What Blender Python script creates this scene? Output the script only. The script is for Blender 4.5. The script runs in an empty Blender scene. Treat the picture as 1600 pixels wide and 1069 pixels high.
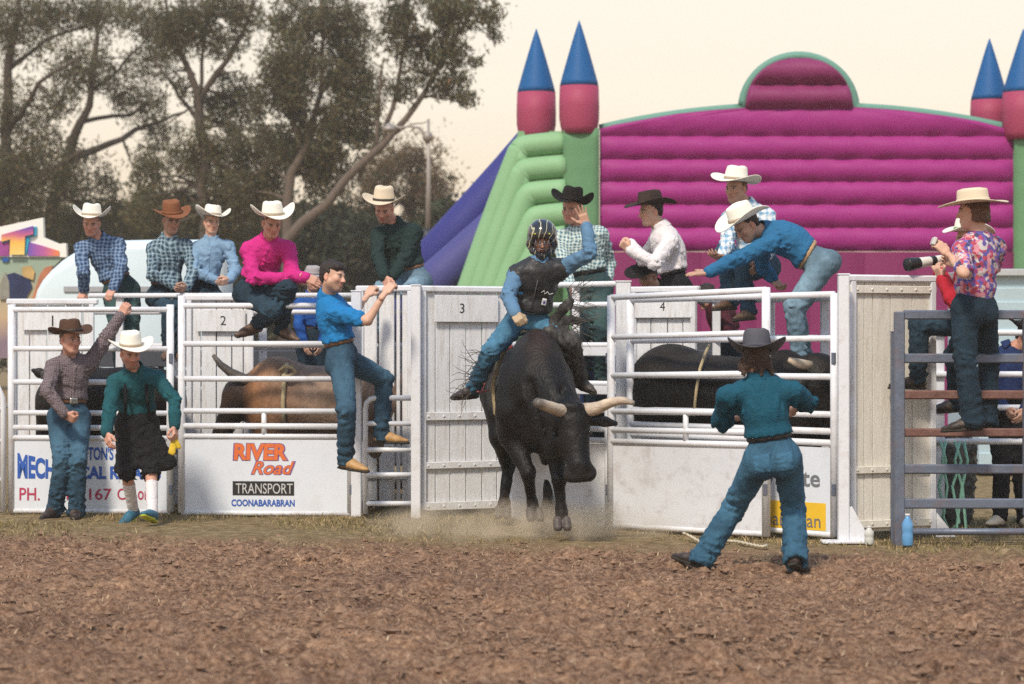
import bpy, bmesh, math, random
import numpy as np
from math import radians, sin, cos, pi
random.seed(7); RNG = np.random.default_rng(11)
sc = bpy.context.scene
COL = sc.collection

# ------------------------------------------------------------------ camera
F, YH, CX, CH = 3740.0, 530.0, 800.0, 1.55      # focal length in photo pixels, horizon row, centre column, eye height
cam = bpy.data.cameras.new('camera'); cam.sensor_width = 36.0; cam.lens = 36.0 * F / 1600.0
cam.shift_y = (534.5 - YH) / 1600.0 * -1.0
cam.clip_start = 0.5; cam.clip_end = 2000
cam.dof.use_dof = True; cam.dof.focus_distance = 18.8; cam.dof.aperture_fstop = 2.4
camo = bpy.data.objects.new('camera', cam); COL.objects.link(camo)
camo.location = (0, 0, CH); camo.rotation_euler = (radians(90), 0, 0)
sc.camera = camo

# ------------------------------------------------------------------ sky, sun, exposure
SUN_EL, SUN_AZ = radians(50), radians(200)       # azimuth clockwise from +Y (the view direction)
world = bpy.data.worlds.new('World'); sc.world = world; world.use_nodes = True
nt = world.node_tree; nt.nodes.clear()
wo = nt.nodes.new('ShaderNodeOutputWorld'); bg = nt.nodes.new('ShaderNodeBackground')
sky = nt.nodes.new('ShaderNodeTexSky'); sky.sky_type = 'NISHITA'; sky.sun_disc = False
sky.sun_elevation = SUN_EL; sky.sun_rotation = SUN_AZ; sky.dust_density = 3.0; sky.air_density = 1.0
tc = nt.nodes.new('ShaderNodeTexCoord'); sx = nt.nodes.new('ShaderNodeSeparateXYZ')
cr = nt.nodes.new('ShaderNodeValToRGB')            # evening haze, by height above the horizon only
cr.color_ramp.elements[0].position = 0.0; cr.color_ramp.elements[0].color = (8.6, 6.0, 3.8, 1)
cr.color_ramp.elements[1].position = 1.0; cr.color_ramp.elements[1].color = (2.7, 4.3, 6.8, 1)
for p_, c_ in ((0.045, (8.7, 6.9, 4.9, 1)), (0.10, (9.3, 8.15, 6.5, 1)), (0.2, (9.2, 8.5, 7.3, 1)), (0.45, (3.9, 5.2, 7.2, 1))):
    e_ = cr.color_ramp.elements.new(p_); e_.color = c_
mx = nt.nodes.new('ShaderNodeMixRGB'); mx.inputs[0].default_value = 0.8
nt.links.new(tc.outputs['Generated'], sx.inputs[0]); nt.links.new(sx.outputs['Z'], cr.inputs[0])
nt.links.new(sky.outputs[0], mx.inputs[1]); nt.links.new(cr.outputs[0], mx.inputs[2])
nt.links.new(mx.outputs[0], bg.inputs[0]); bg.inputs[1].default_value = 0.1
nt.links.new(bg.outputs[0], wo.inputs[0])
sl = bpy.data.lights.new('sun', 'SUN'); sl.energy = 2.8; sl.angle = radians(8); sl.color = (1.0, 0.89, 0.74)
so = bpy.data.objects.new('sun', sl); COL.objects.link(so)
# direction towards the sun
SD = (sin(SUN_AZ) * cos(SUN_EL), cos(SUN_AZ) * cos(SUN_EL), sin(SUN_EL))
from mathutils import Vector, Matrix
so.rotation_euler = Vector(SD).to_track_quat('Z', 'Y').to_euler()
sc.view_settings.view_transform = 'Standard'; sc.view_settings.look = 'None'
sc.view_settings.exposure = 0.45; sc.view_settings.gamma = 1.0; sc.view_settings.use_curve_mapping = False
sc.render.engine = 'CYCLES'
cy = sc.cycles; cy.max_bounces = 6; cy.diffuse_bounces = 3; cy.glossy_bounces = 3; cy.transmission_bounces = 4
cy.transparent_max_bounces = 12; cy.volume_bounces = 3; cy.use_denoising = False
cy.volume_step_rate = 4.0; cy.caustics_reflective = False; cy.caustics_refractive = False
cy.sample_clamp_indirect = 3.0; cy.sample_clamp_direct = 12.0

# ------------------------------------------------------------------ projection helpers
def P(px, py, Y):                                   # the point at distance Y that the photo shows at (px, py)
    return np.array(((px - CX) / F * Y, Y, CH - (py - YH) / F * Y))
def XX(px, Y): return (px - CX) / F * Y
def ZZ(py, Y): return CH - (py - YH) / F * Y
def nrm(v):
    v = np.asarray(v, float); return v / (np.linalg.norm(v) + 1e-12)
def reach(par, px, py, L, sg):                      # point on the sight line of (px, py) that lies L from par; sg picks nearer (-1) or farther (+1)
    r = np.array(((px - CX) / F, 1.0, -(py - YH) / F)); o = np.array((0, 0, CH)) - par
    a = r @ r; b = 2 * (r @ o); c = o @ o - L * L
    D = b * b - 4 * a * c
    t = -b / (2 * a) if (D < 0 or sg == 0) else (-b + sg * math.sqrt(D)) / (2 * a)
    return np.array((0, 0, CH)) + r * t

# ------------------------------------------------------------------ objects
ORG = {}
def link(o, parent=None):
    COL.objects.link(o)
    if parent is not None: o.parent = parent
    return o
def tag(o, label=None, cat=None, group=None, kind=None):
    if label: o['label'] = label
    if cat: o['category'] = cat
    if group: o['group'] = group
    if kind: o['kind'] = kind
    return o
def thing(name, label, cat, loc, group=None):
    o = bpy.data.objects.new(name, None); COL.objects.link(o)
    o.location = [float(v) for v in loc]; o.empty_display_size = .1; ORG[o.name] = np.array(loc, float)
    return tag(o, label, cat, group)
def mesh_np(name, v, f, mat=None, smooth=True, col=None):
    v = np.asarray(v, np.float32); me = bpy.data.meshes.new(name)
    if isinstance(f, np.ndarray):
        n, k = f.shape
        me.vertices.add(len(v)); me.vertices.foreach_set('co', v.ravel())
        me.loops.add(n * k); me.loops.foreach_set('vertex_index', f.ravel().astype(np.int32))
        me.polygons.add(n); me.polygons.foreach_set('loop_start', np.arange(0, n * k, k, dtype=np.int32))
        me.polygons.foreach_set('loop_total', np.full(n, k, np.int32))
        me.update(calc_edges=True)
    else:
        me.from_pydata([tuple(map(float, p)) for p in v], [], [tuple(map(int, q)) for q in f]); me.update()
    if smooth: me.polygons.foreach_set('use_smooth', np.ones(len(me.polygons), bool))
    else: me.polygons.foreach_set('use_smooth', np.zeros(len(me.polygons), bool))
    if col is not None:
        at = me.color_attributes.new('Col', 'FLOAT_COLOR', 'POINT')
        c4 = np.ones((len(v), 4), np.float32); c4[:, :3] = col
        at.data.foreach_set('color', c4.ravel())
    if mat is not None: me.materials.append(mat)
    return me
def obj(name, vf, mat=None, parent=None, smooth=False, col=None, loc=None):
    """vf = (verts in world space, faces): one mesh object under parent (or at loc when top-level)"""
    v, f = vf; v = np.asarray(v, float)
    org = ORG[parent.name] if parent is not None else np.array(loc if loc is not None else (0, 0, 0), float)
    me = mesh_np(name, v - org, f, mat, smooth, col)
    o = link(bpy.data.objects.new(name, me), parent)
    if parent is None: o.location = [float(q) for q in org]
    ORG[o.name] = org
    return o
def share(o, name, parent, off, scale=None, rot=None):   # another piece with the same mesh data
    c = bpy.data.objects.new(name, o.data); link(c, parent); c.location = [float(q) for q in off]
    if scale is not None: c.scale = scale
    if rot is not None: c.rotation_euler = rot
    ORG[c.name] = ORG[parent.name] + np.array(off)
    return c
def join(*vfs):
    V_, F_, n = [], [], 0
    for v, f in vfs:
        v = np.asarray(v, float); V_.append(v); F_ += [tuple(int(i) + n for i in q) for q in f]; n += len(v)
    return np.concatenate(V_), F_

# ------------------------------------------------------------------ shapes
def box(c, half, R=None, bev=0.0):
    """box with chamfered edges; R rows = local axes in world"""
    hx, hy, hz = half; b = min(bev, .45 * min(half))
    if b <= 0:
        v = np.array([(x, y, z) for x in (-hx, hx) for y in (-hy, hy) for z in (-hz, hz)], float)
        f = [(0, 1, 3, 2), (4, 6, 7, 5), (0, 4, 5, 1), (2, 3, 7, 6), (0, 2, 6, 4), (1, 5, 7, 3)]
    else:
        bm = bmesh.new(); bmesh.ops.create_cube(bm, size=2.0)
        for q in bm.verts: q.co = (q.co.x * hx, q.co.y * hy, q.co.z * hz)
        bmesh.ops.bevel(bm, geom=bm.edges[:], offset=b, segments=1, affect='EDGES', profile=.5)
        bm.verts.index_update()
        v = np.array([q.co[:] for q in bm.verts]); f = [tuple(l.vert.index for l in q.loops) for q in bm.faces]; bm.free()
    if R is not None: v = v @ np.asarray(R, float)
    return v + np.asarray(c, float), f
def tube(pts, r, n=10, closed=False, cap=True):
    pts = [np.asarray(p, float) for p in pts]; m = len(pts)
    rs = r if hasattr(r, '__len__') else [r] * m
    T = []
    for i in range(m):
        a = pts[(i - 1) % m] if (closed or i > 0) else pts[i]; b = pts[(i + 1) % m] if (closed or i < m - 1) else pts[i]
        T.append(nrm(b - a))
    u = np.cross(T[0], (0, 0, 1)); u = nrm(u) if np.linalg.norm(u) > .05 else np.array((1., 0, 0))
    v, f = [], []
    for i in range(m):
        u = nrm(u - T[i] * (u @ T[i])); w = np.cross(T[i], u)
        for k in range(n):
            a = 2 * pi * k / n; v.append(pts[i] + rs[i] * (cos(a) * u + sin(a) * w))
    for i in range(m if closed else m - 1):
        j = (i + 1) % m
        for k in range(n):
            l = (k + 1) % n; f.append((i * n + k, i * n + l, j * n + l, j * n + k))
    if cap and not closed:
        f.append(tuple(range(n - 1, -1, -1))); f.append(tuple((m - 1) * n + k for k in range(n)))
    return np.array(v), f
def lathe(c, prof, n=24, R=None):
    v, f = [], []
    for (r, z) in prof:
        for k in range(n):
            a = 2 * pi * k / n; v.append((r * cos(a), r * sin(a), z))
    m = len(prof)
    for i in range(m - 1):
        for k in range(n):
            l = (k + 1) % n; f.append((i * n + k, i * n + l, (i + 1) * n + l, (i + 1) * n + k))
    f.append(tuple(range(n - 1, -1, -1))); f.append(tuple((m - 1) * n + k for k in range(n)))
    v = np.array(v)
    if R is not None: v = v @ np.asarray(R)
    return v + np.asarray(c), f
def extrude(poly, d, O, U, W, N):
    """polygon in the (U, W) plane at O, extruded by d along N"""
    O, U, W, N = [np.asarray(q, float) for q in (O, U, W, N)]
    a = [O + U * p[0] + W * p[1] for p in poly]; m = len(a)
    v = a + [q + N * d for q in a]
    f = [tuple(range(m)), tuple(range(2 * m - 1, m - 1, -1))] + [(i, i + m, (i + 1) % m + m, (i + 1) % m) for i in range(m)]
    f = [q[::-1] for q in f]
    return np.array(v), f

# ------------------------------------------------------------------ numpy noise
def _hash(i, j, k, s):
    h = (i * 374761393 + j * 668265263 + k * 2147483647 + s * 974634521) & 0xffffffff
    h = ((h ^ (h >> 13)) * 1274126177) & 0xffffffff
    return ((h ^ (h >> 16)) & 0xffff) / 65535.0
def vnoise(p, s=0):
    p = np.asarray(p, float); i = np.floor(p).astype(np.int64); t = p - i; t = t * t * (3 - 2 * t); r = 0
    for a in (0, 1):
        for b in (0, 1):
            for c in (0, 1):
                w = (t[:, 0] if a else 1 - t[:, 0]) * (t[:, 1] if b else 1 - t[:, 1]) * (t[:, 2] if c else 1 - t[:, 2])
                r = r + w * _hash(i[:, 0] + a, i[:, 1] + b, i[:, 2] + c, s)
    return r * 2 - 1
def fbm(p, o=3, s=0):
    r, a = 0, 1.0
    for k in range(o):
        r = r + a * vnoise(np.asarray(p) * 2 ** k, s + k); a *= .5
    return r

# ------------------------------------------------------------------ implicit surfaces (smooth unions meshed with surface nets)
def rc(a, b, ra, rb, k=.02, fl=None, op='u'):
    return dict(t='rc', a=np.asarray(a, float), b=np.asarray(b, float), ra=ra, rb=rb, k=k, fl=None if fl is None else (nrm(fl[0]), fl[1]), op=op)
def el(c, r, R=None, k=.02, op='u'):
    return dict(t='el', c=np.asarray(c, float), r=np.asarray(r, float), R=np.eye(3) if R is None else np.asarray(R, float), k=k, op=op)
def rb(c, half, rad, R=None, k=.01, op='u'):
    return dict(t='rb', c=np.asarray(c, float), h=np.asarray(half, float), rad=rad, R=np.eye(3) if R is None else np.asarray(R, float), k=k, op=op)
def pl(o, n, op='c', k=0):                            # keep the side that n points away from
    return dict(t='pl', o=np.asarray(o, float), n=nrm(n), op=op, k=k)
def _bounds(p):
    if p['t'] == 'rc':
        r = max(p['ra'], p['rb']); return np.minimum(p['a'], p['b']) - r, np.maximum(p['a'], p['b']) + r
    if p['t'] == 'el': r = p['r'].max(); return p['c'] - r, p['c'] + r
    if p['t'] == 'rb': r = np.linalg.norm(p['h']) + p['rad']; return p['c'] - r, p['c'] + r
def _eval(p, X, Y, Z, inf):
    if p['t'] == 'rc':
        a, b = p['a'], p['b']; qx, qy, qz = X - a[0], Y - a[1], Z - a[2]; ab = b - a
        if p['fl'] is not None:
            n, s = p['fl']; g = 1.0 / s - 1.0; d = (qx * n[0] + qy * n[1] + qz * n[2]) * g
            qx, qy, qz = qx + d * n[0], qy + d * n[1], qz + d * n[2]; ab = ab + n * (ab @ n) * g
        t = np.clip((qx * ab[0] + qy * ab[1] + qz * ab[2]) / (ab @ ab + 1e-9), 0, 1)
        return np.sqrt((qx - t * ab[0]) ** 2 + (qy - t * ab[1]) ** 2 + (qz - t * ab[2]) ** 2) - (p['ra'] + inf + t * (p['rb'] - p['ra']))
    if p['t'] == 'el':
        c, R, r = p['c'], p['R'], p['r'] + inf; qx, qy, qz = X - c[0], Y - c[1], Z - c[2]; k0 = 0; k1 = 0
        for i in range(3):
            u = (qx * R[i, 0] + qy * R[i, 1] + qz * R[i, 2]) / r[i]; k0 = k0 + u * u; k1 = k1 + (u / r[i]) ** 2
        k0 = np.sqrt(k0); return k0 * (k0 - 1) / (np.sqrt(k1) + 1e-6)
    if p['t'] == 'rb':
        c, R, h = p['c'], p['R'], p['h']; qx, qy, qz = X - c[0], Y - c[1], Z - c[2]; o = 0; m = None
        for i in range(3):
            u = np.abs(qx * R[i, 0] + qy * R[i, 1] + qz * R[i, 2]) - h[i]; o = o + np.maximum(u, 0) ** 2; m = u if m is None else np.maximum(m, u)
        return np.sqrt(o) + np.minimum(m, 0) - p['rad'] - inf
    n, o = p['n'], p['o']
    return (X - o[0]) * n[0] + (Y - o[1]) * n[1] + (Z - o[2]) * n[2]
def _surfnets(d, lo, h):
    s = d < 0; nx, ny, nz = d.shape
    cnt = np.zeros((nx - 1, ny - 1, nz - 1), np.uint8)
    for a in (0, 1):
        for b in (0, 1):
            for c in (0, 1): cnt += s[a:nx - 1 + a, b:ny - 1 + b, c:nz - 1 + c]
    act = np.argwhere((cnt > 0) & (cnt < 8))
    if len(act) == 0: return np.zeros((0, 3)), np.zeros((0, 4), int)
    ids = np.full(cnt.shape, -1, np.int32); ids[act[:, 0], act[:, 1], act[:, 2]] = np.arange(len(act))
    cor = [(a, b, c) for a in (0, 1) for b in (0, 1) for c in (0, 1)]
    dv = np.stack([d[act[:, 0] + a, act[:, 1] + b, act[:, 2] + c] for a, b, c in cor], 1)
    acc = np.zeros((len(act), 3)); m = np.zeros(len(act))
    for i in range(8):
        for j in range(i + 1, 8):
            ci, cj = np.array(cor[i]), np.array(cor[j])
            if np.abs(ci - cj).sum() != 1: continue
            x = (dv[:, i] < 0) != (dv[:, j] < 0)
            t = np.where(x, dv[:, i] / (dv[:, i] - dv[:, j] + 1e-12), 0)
            acc += np.where(x[:, None], ci + t[:, None] * (cj - ci), 0); m += x
    v = (act + acc / m[:, None]) * h + lo
    Q = []
    for ax in range(3):
        o1, o2 = (ax + 1) % 3, (ax + 2) % 3
        sl0 = [slice(None)] * 3; sl1 = [slice(None)] * 3; sl0[ax] = slice(0, -1); sl1[ax] = slice(1, None)
        e = np.argwhere(s[tuple(sl0)] != s[tuple(sl1)])
        ok = (e[:, o1] > 0) & (e[:, o2] > 0) & (e[:, o1] < d.shape[o1] - 1) & (e[:, o2] < d.shape[o2] - 1); e = e[ok]
        q = []
        for (u, w) in ((0, 0), (-1, 0), (-1, -1), (0, -1)):
            k = e.copy(); k[:, o1] += u; k[:, o2] += w; q.append(ids[k[:, 0], k[:, 1], k[:, 2]])
        q = np.stack(q, 1); fl = s[e[:, 0], e[:, 1], e[:, 2]]
        q[~fl] = q[~fl][:, ::-1]; Q.append(q)
    return v, np.concatenate(Q)
def sdf(prims, h, inf=0.0, wr=0.0, wl=.1, seed=0, lo=None, hi=None, relax=1, cre=None, bias=(1, 1, 1)):
    """mesh of a list of primitives; inf inflates, wr adds folds of wavelength wl"""
    bb = [_bounds(p) for p in prims if p['t'] != 'pl' and p['op'] == 'u']
    L = np.min([b[0] for b in bb], 0) - inf - 3 * h - wr; H = np.max([b[1] for b in bb], 0) + inf + 3 * h + wr
    if lo is not None: L = np.maximum(L, lo)
    if hi is not None: H = np.minimum(H, hi)
    if np.any(H - L < 2 * h): return np.zeros((0, 3)), np.zeros((0, 4), int)
    n = np.maximum(np.ceil((H - L) / h).astype(int) + 1, 4); d = np.full(n, 9.0, np.float32)
    ax = [(L[i] + h * np.arange(n[i])).astype(np.float32) for i in range(3)]
    for p in prims:
        if p['t'] == 'pl' or p['op'] == 'c': sl = (slice(None),) * 3
        else:
            b0, b1 = _bounds(p); m = inf + p['k'] + 4 * h + wr
            i0 = np.clip(np.floor((b0 - m - L) / h).astype(int), 0, n); i1 = np.clip(np.ceil((b1 + m - L) / h).astype(int) + 1, 0, n)
            if np.any(i1 <= i0): continue
            sl = tuple(slice(i0[i], i1[i]) for i in range(3))
        X = ax[0][sl[0]][:, None, None]; Y = ax[1][sl[1]][None, :, None]; Z = ax[2][sl[2]][None, None, :]
        e = _eval(p, X, Y, Z, inf if p['op'] == 'u' else 0.0).astype(np.float32) + np.zeros_like(d[sl])
        cur = d[sl]; k = max(p['k'], 1e-5)
        if p['op'] == 'u': q = np.maximum(k - np.abs(cur - e), 0) / k; d[sl] = np.minimum(cur, e) - q * q * k * .25
        elif p['op'] == 's': q = np.maximum(k - np.abs(cur + e), 0) / k; d[sl] = np.maximum(cur, -e) + q * q * k * .25
        else: d[sl] = np.maximum(cur, e)
    if wr > 0:
        r = np.random.default_rng(seed); X = ax[0][:, None, None]; Y = ax[1][None, :, None]; Z = ax[2][None, None, :]; w = 0
        for i in range(3):
            k = r.normal(size=3) * np.array(bias); k = k / np.linalg.norm(k) * 2 * pi / (wl * (.7 + .9 * r.random())); k2 = r.normal(size=3) * 2 * pi / (wl * 2.5)
            w = w + np.sin(k[0] * X + k[1] * Y + k[2] * Z + r.random() * 6 + 1.6 * np.sin(k2[0] * X + k2[1] * Y + k2[2] * Z + r.random() * 6))
        w = w / 3; amp = wr
        if cre is not None:                           # creases gather at the joints
            amp = .22
            for c_, r_ in cre: amp = amp + np.exp(-((X - c_[0]) ** 2 + (Y - c_[1]) ** 2 + (Z - c_[2]) ** 2) / (r_ * r_))
            amp = wr * np.minimum(amp, 1.1)
        d += (amp * (1.0 - 1.9 * np.abs(w))).astype(np.float32) * (d < 5)
    v, q = _surfnets(d, L, h)
    for _ in range(relax):
        if len(v) == 0: break
        a = np.zeros_like(v); c = np.zeros(len(v))
        for i in range(4):
            np.add.at(a, q[:, i], v[q[:, (i + 1) % 4]] + v[q[:, (i + 3) % 4]]); np.add.at(c, q[:, i], 2)
        v = np.where(c[:, None] > 0, .45 * v + .55 * a / np.maximum(c, 1)[:, None], v)
    return v, q
def patch(prims, inf, wr, wl, seed, c, half, R, h=.0065, cre=None, bias=(1, 1, 1)):
    """the piece of a garment's surface inside a box, for pockets, plackets and prints"""
    R = np.asarray(R, float); c = np.asarray(c, float); e = np.abs(R.T) @ np.asarray(half, float) + .02
    return sdf(list(prims) + [rb(c, half, .002, R, .001, 'c')], h, inf, wr, wl, seed, c - e, c + e, 1, cre, bias)
def spline(pts, n=4):
    P_ = [np.asarray(p, float) for p in pts]; P_ = [2 * P_[0] - P_[1]] + P_ + [2 * P_[-1] - P_[-2]]; out = []
    for i in range(1, len(P_) - 2):
        for k in range(n):
            t = k / n; a, b, c, d = P_[i - 1:i + 3]; out.append(.5 * (2 * b + (c - a) * t + (2 * a - 5 * b + 4 * c - d) * t * t + (3 * b - a - 3 * c + d) * t ** 3))
    return out + [P_[-2]]
def joinq(*vqs):
    V_, Q_, n = [], [], 0
    for v, q in vqs:
        if len(v) == 0: continue
        V_.append(v); Q_.append(q + n); n += len(v)
    return np.concatenate(V_), np.concatenate(Q_)

# ------------------------------------------------------------------ materials
MATS = {}
def nodes_of(name):
    m = bpy.data.materials.new(name); m.use_nodes = True; t = m.node_tree
    return m, t, t.nodes['Principled BSDF']
def M(name, col, rough=.6, var=.12, vs=6.0, bump=0.0, bs=40.0, metal=0.0, spec=.4, stretch=None, attr=False, dirt=None, ds=3.0, da=.5, sheen=0.0, coat=0.0, trans=0.0, hue=None, fold=0.0, fs=11.0):
    """procedural surface: base colour broken up by noise, optional second colour (dirt) in patches, fine relief"""
    if name in MATS: return MATS[name]
    m, t, b = nodes_of(name); N = t.nodes.new; L = t.links.new
    tc = N('ShaderNodeTexCoord'); mp = N('ShaderNodeMapping'); L(tc.outputs['Object'], mp.inputs[0])
    if stretch: mp.inputs['Scale'].default_value = stretch
    n1 = N('ShaderNodeTexNoise'); n1.inputs['Scale'].default_value = vs; n1.inputs['Detail'].default_value = 4; n1.inputs['Roughness'].default_value = .65
    L(mp.outputs[0], n1.inputs['Vector'])
    c1 = N('ShaderNodeMixRGB'); lo = [max(0, c * (1 - var * 1.6)) for c in col]; hi = [c * (1 + var * 1.6) for c in col]
    if hue: hi = [h * (1 + var) for h in hue]
    c1.inputs[1].default_value = (*lo, 1); c1.inputs[2].default_value = (*hi, 1); L(n1.outputs['Fac'], c1.inputs[0])
    out = c1.outputs[0]
    if attr:
        at = N('ShaderNodeVertexColor'); at.layer_name = 'Col'
        mu = N('ShaderNodeMixRGB'); mu.blend_type = 'MULTIPLY'; mu.inputs[0].default_value = 1
        L(out, mu.inputs[1]); L(at.outputs[0], mu.inputs[2]); out = mu.outputs[0]
    if dirt:
        n2 = N('ShaderNodeTexNoise'); n2.inputs['Scale'].default_value = ds; n2.inputs['Detail'].default_value = 7; n2.inputs['Roughness'].default_value = .72
        L(mp.outputs[0], n2.inputs['Vector'])
        r2 = N('ShaderNodeMapRange'); r2.inputs[1].default_value = .5; r2.inputs[2].default_value = .78; r2.inputs[4].default_value = da; L(n2.outputs['Fac'], r2.inputs[0])
        md = N('ShaderNodeMixRGB'); md.inputs[2].default_value = (*dirt, 1); L(r2.outputs[0], md.inputs[0]); L(out, md.inputs[1]); out = md.outputs[0]
    L(out, b.inputs['Base Color']); b.inputs['Roughness'].default_value = rough; b.inputs['Metallic'].default_value = metal
    b.inputs['Specular IOR Level'].default_value = spec
    if sheen: b.inputs['Sheen Weight'].default_value = sheen
    if coat: b.inputs['Coat Weight'].default_value = coat; b.inputs['Coat Roughness'].default_value = .15
    if bump:
        n3 = N('ShaderNodeTexNoise'); n3.inputs['Scale'].default_value = bs; n3.inputs['Detail'].default_value = 3; L(mp.outputs[0], n3.inputs['Vector'])
        bp = N('ShaderNodeBump'); bp.inputs['Strength'].default_value = bump; bp.inputs['Distance'].default_value = .02
        L(n3.outputs['Fac'], bp.inputs['Height']); L(bp.outputs[0], b.inputs['Normal'])
        if fold:                                      # creases of worn cloth
            n4 = N('ShaderNodeTexNoise'); n4.inputs['Scale'].default_value = fs; n4.inputs['Detail'].default_value = 2.5; n4.inputs['Distortion'].default_value = 1.2; L(mp.outputs[0], n4.inputs['Vector'])
            ab = N('ShaderNodeMath'); ab.operation = 'SUBTRACT'; ab.inputs[1].default_value = .5; L(n4.outputs['Fac'], ab.inputs[0]); a2 = N('ShaderNodeMath'); a2.operation = 'ABSOLUTE'; L(ab.outputs[0], a2.inputs[0])
            b4 = N('ShaderNodeBump'); b4.inputs['Strength'].default_value = fold; b4.inputs['Distance'].default_value = .08; L(a2.outputs[0], b4.inputs['Height']); L(b4.outputs[0], bp.inputs['Normal'])
    MATS[name] = m
    return m
# ================================================================== ground
def ground_material():
    m, t, b = nodes_of('arena dirt and grass'); N = t.nodes.new; L = t.links.new
    tc = N('ShaderNodeTexCoord'); O = tc.outputs['Object']
    def noise(s, d=5, r=.65, vec=O):
        n = N('ShaderNodeTexNoise'); n.inputs['Scale'].default_value = s; n.inputs['Detail'].default_value = d; n.inputs['Roughness'].default_value = r; L(vec, n.inputs['Vector']); return n.outputs['Fac']
    def ramp(f, *st):
        r = N('ShaderNodeValToRGB'); e = r.color_ramp.elements
        e[0].position, e[0].color = st[0][0], (*st[0][1], 1); e[1].position, e[1].color = st[-1][0], (*st[-1][1], 1)
        for p_, c_ in st[1:-1]: x = e.new(p_); x.color = (*c_, 1)
        L(f, r.inputs[0]); return r.outputs[0]
    def mix(f, a, c, bl='MIX'):
        k = N('ShaderNodeMixRGB'); k.blend_type = bl
        if isinstance(f, float): k.inputs[0].default_value = f
        else: L(f, k.inputs[0])
        L(a, k.inputs[1]); L(c, k.inputs[2]); return k.outputs[0]
    dirt = ramp(noise(26, 9, .8), (.34, (.045, .025, .017)), (.45, (.175, .103, .066)), (.54, (.31, .195, .13)), (.66, (.51, .36, .25)))
    broad = ramp(noise(.55, 4), (.3, (.78, .74, .74)), (.7, (1.2, 1.14, 1.06)))
    dirt = mix(1.0, dirt, broad, 'MULTIPLY'); mp2 = N('ShaderNodeMapping'); mp2.inputs['Scale'].default_value = (1, 1.7, 1); L(O, mp2.inputs[0]); mottle = ramp(noise(3.2, 5, .7, mp2.outputs[0]), (.36, (.62, .58, .58)), (.47, (1, 1, 1)), (.7, (1.12, 1.1, 1.06))); dirt = mix(1.0, dirt, mottle, 'MULTIPLY')
    straw = N('ShaderNodeTexNoise'); straw.inputs['Scale'].default_value = 70; straw.inputs['Detail'].default_value = 3; mp = N('ShaderNodeMapping'); mp.inputs['Scale'].default_value = (1, 2.4, 1); L(O, mp.inputs[0]); L(mp.outputs[0], straw.inputs['Vector'])
    sm = N('ShaderNodeMapRange'); sm.inputs[1].default_value = .62; sm.inputs[2].default_value = .72; sm.inputs[4].default_value = .65; L(straw.outputs['Fac'], sm.inputs[0])
    pale = N('ShaderNodeRGB'); pale.outputs[0].default_value = (.44, .32, .21, 1); dirt = mix(sm.outputs[0], dirt, pale.outputs[0])
    turf = ramp(noise(9, 7, .7), (.3, (.10, .075, .04)), (.5, (.24, .175, .09)), (.7, (.40, .30, .18)))
    sp = N('ShaderNodeSeparateXYZ'); L(O, sp.inputs[0])
    ed = N('ShaderNodeMath'); ed.operation = 'MULTIPLY_ADD'; ed.inputs[1].default_value = .27; L(sp.outputs['X'], ed.inputs[0]); L(sp.outputs['Y'], ed.inputs[2])
    e2 = N('ShaderNodeMath'); e2.operation = 'MULTIPLY_ADD'; e2.inputs[1].default_value = 2.8; L(noise(1.6, 6, .7), e2.inputs[0]); L(ed.outputs[0], e2.inputs[2])
    mr = N('ShaderNodeMapRange'); mr.inputs[1].default_value = 18.8; mr.inputs[2].default_value = 20.0; L(e2.outputs[0], mr.inputs[0])
    colr = mix(mr.outputs[0], dirt, turf)
    L(colr, b.inputs['Base Color']); b.inputs['Roughness'].default_value = .95; b.inputs['Specular IOR Level'].default_value = .1
    bp = N('ShaderNodeBump'); bp.inputs['Strength'].default_value = .9; bp.inputs['Distance'].default_value = .03; L(noise(38, 6, .7), bp.inputs['Height']); L(bp.outputs[0], b.inputs['Normal'])
    return m
def grow(a, b, step0, ratio):
    r = []; s = step0; x = a
    while x < b: x += s; r.append(x); s *= ratio
    return r
gx = np.arange(-4.9, 4.9, .030); gr = grow(4.9, 130, .05, 1.22); gx = np.concatenate([[-q for q in reversed(gr)], gx, gr])
gy = [8.0]; 
while gy[-1] < 22.5: gy.append(gy[-1] + (.0024 * gy[-1] if gy[-1] < 18.0 else .0045 * gy[-1]))
gy = np.concatenate([[-q for q in reversed(grow(-7.9, 60, .6, 1.3))], gy, grow(22.5, 150, .15, 1.22)])
GX, GY = np.meshgrid(gx, gy, indexing='ij'); gp = np.stack([GX.ravel(), GY.ravel(), np.zeros(GX.size)], 1)
near = (np.abs(gp[:, 0]) < 5) & (gp[:, 1] > 7.5) & (gp[:, 1] < 22.6); q = gp[near]
grassy = np.clip((q[:, 1] + .27 * q[:, 0] + 1.1 * vnoise(q * 1.6, 4) - 17.7) / .7, 0, 1)
rough = np.abs(fbm(q * (7, 7, 1), 3, 21)) * .046 + fbm(q * (15, 15, 1), 2, 5) * .020 + fbm(q * (2.2, 2.2, 1), 2, 9) * .024
rough -= .09 * np.clip(fbm(q * (3.4, 4.4, 1), 2, 33) - .42, 0, .5)
gp[near, 2] = rough * (1 - .82 * grassy) - .012 - .02 * (1 - grassy)
nx_, ny_ = len(gx), len(gy); ii = np.arange(nx_ * ny_).reshape(nx_, ny_)
gq = np.stack([ii[:-1, :-1], ii[1:, :-1], ii[1:, 1:], ii[:-1, 1:]], -1).reshape(-1, 4)
ground = obj('ground', (gp, gq), ground_material(), None, True); tag(ground, 'brown churned arena dirt with dry grass by the chutes', None, None, 'structure')

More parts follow.
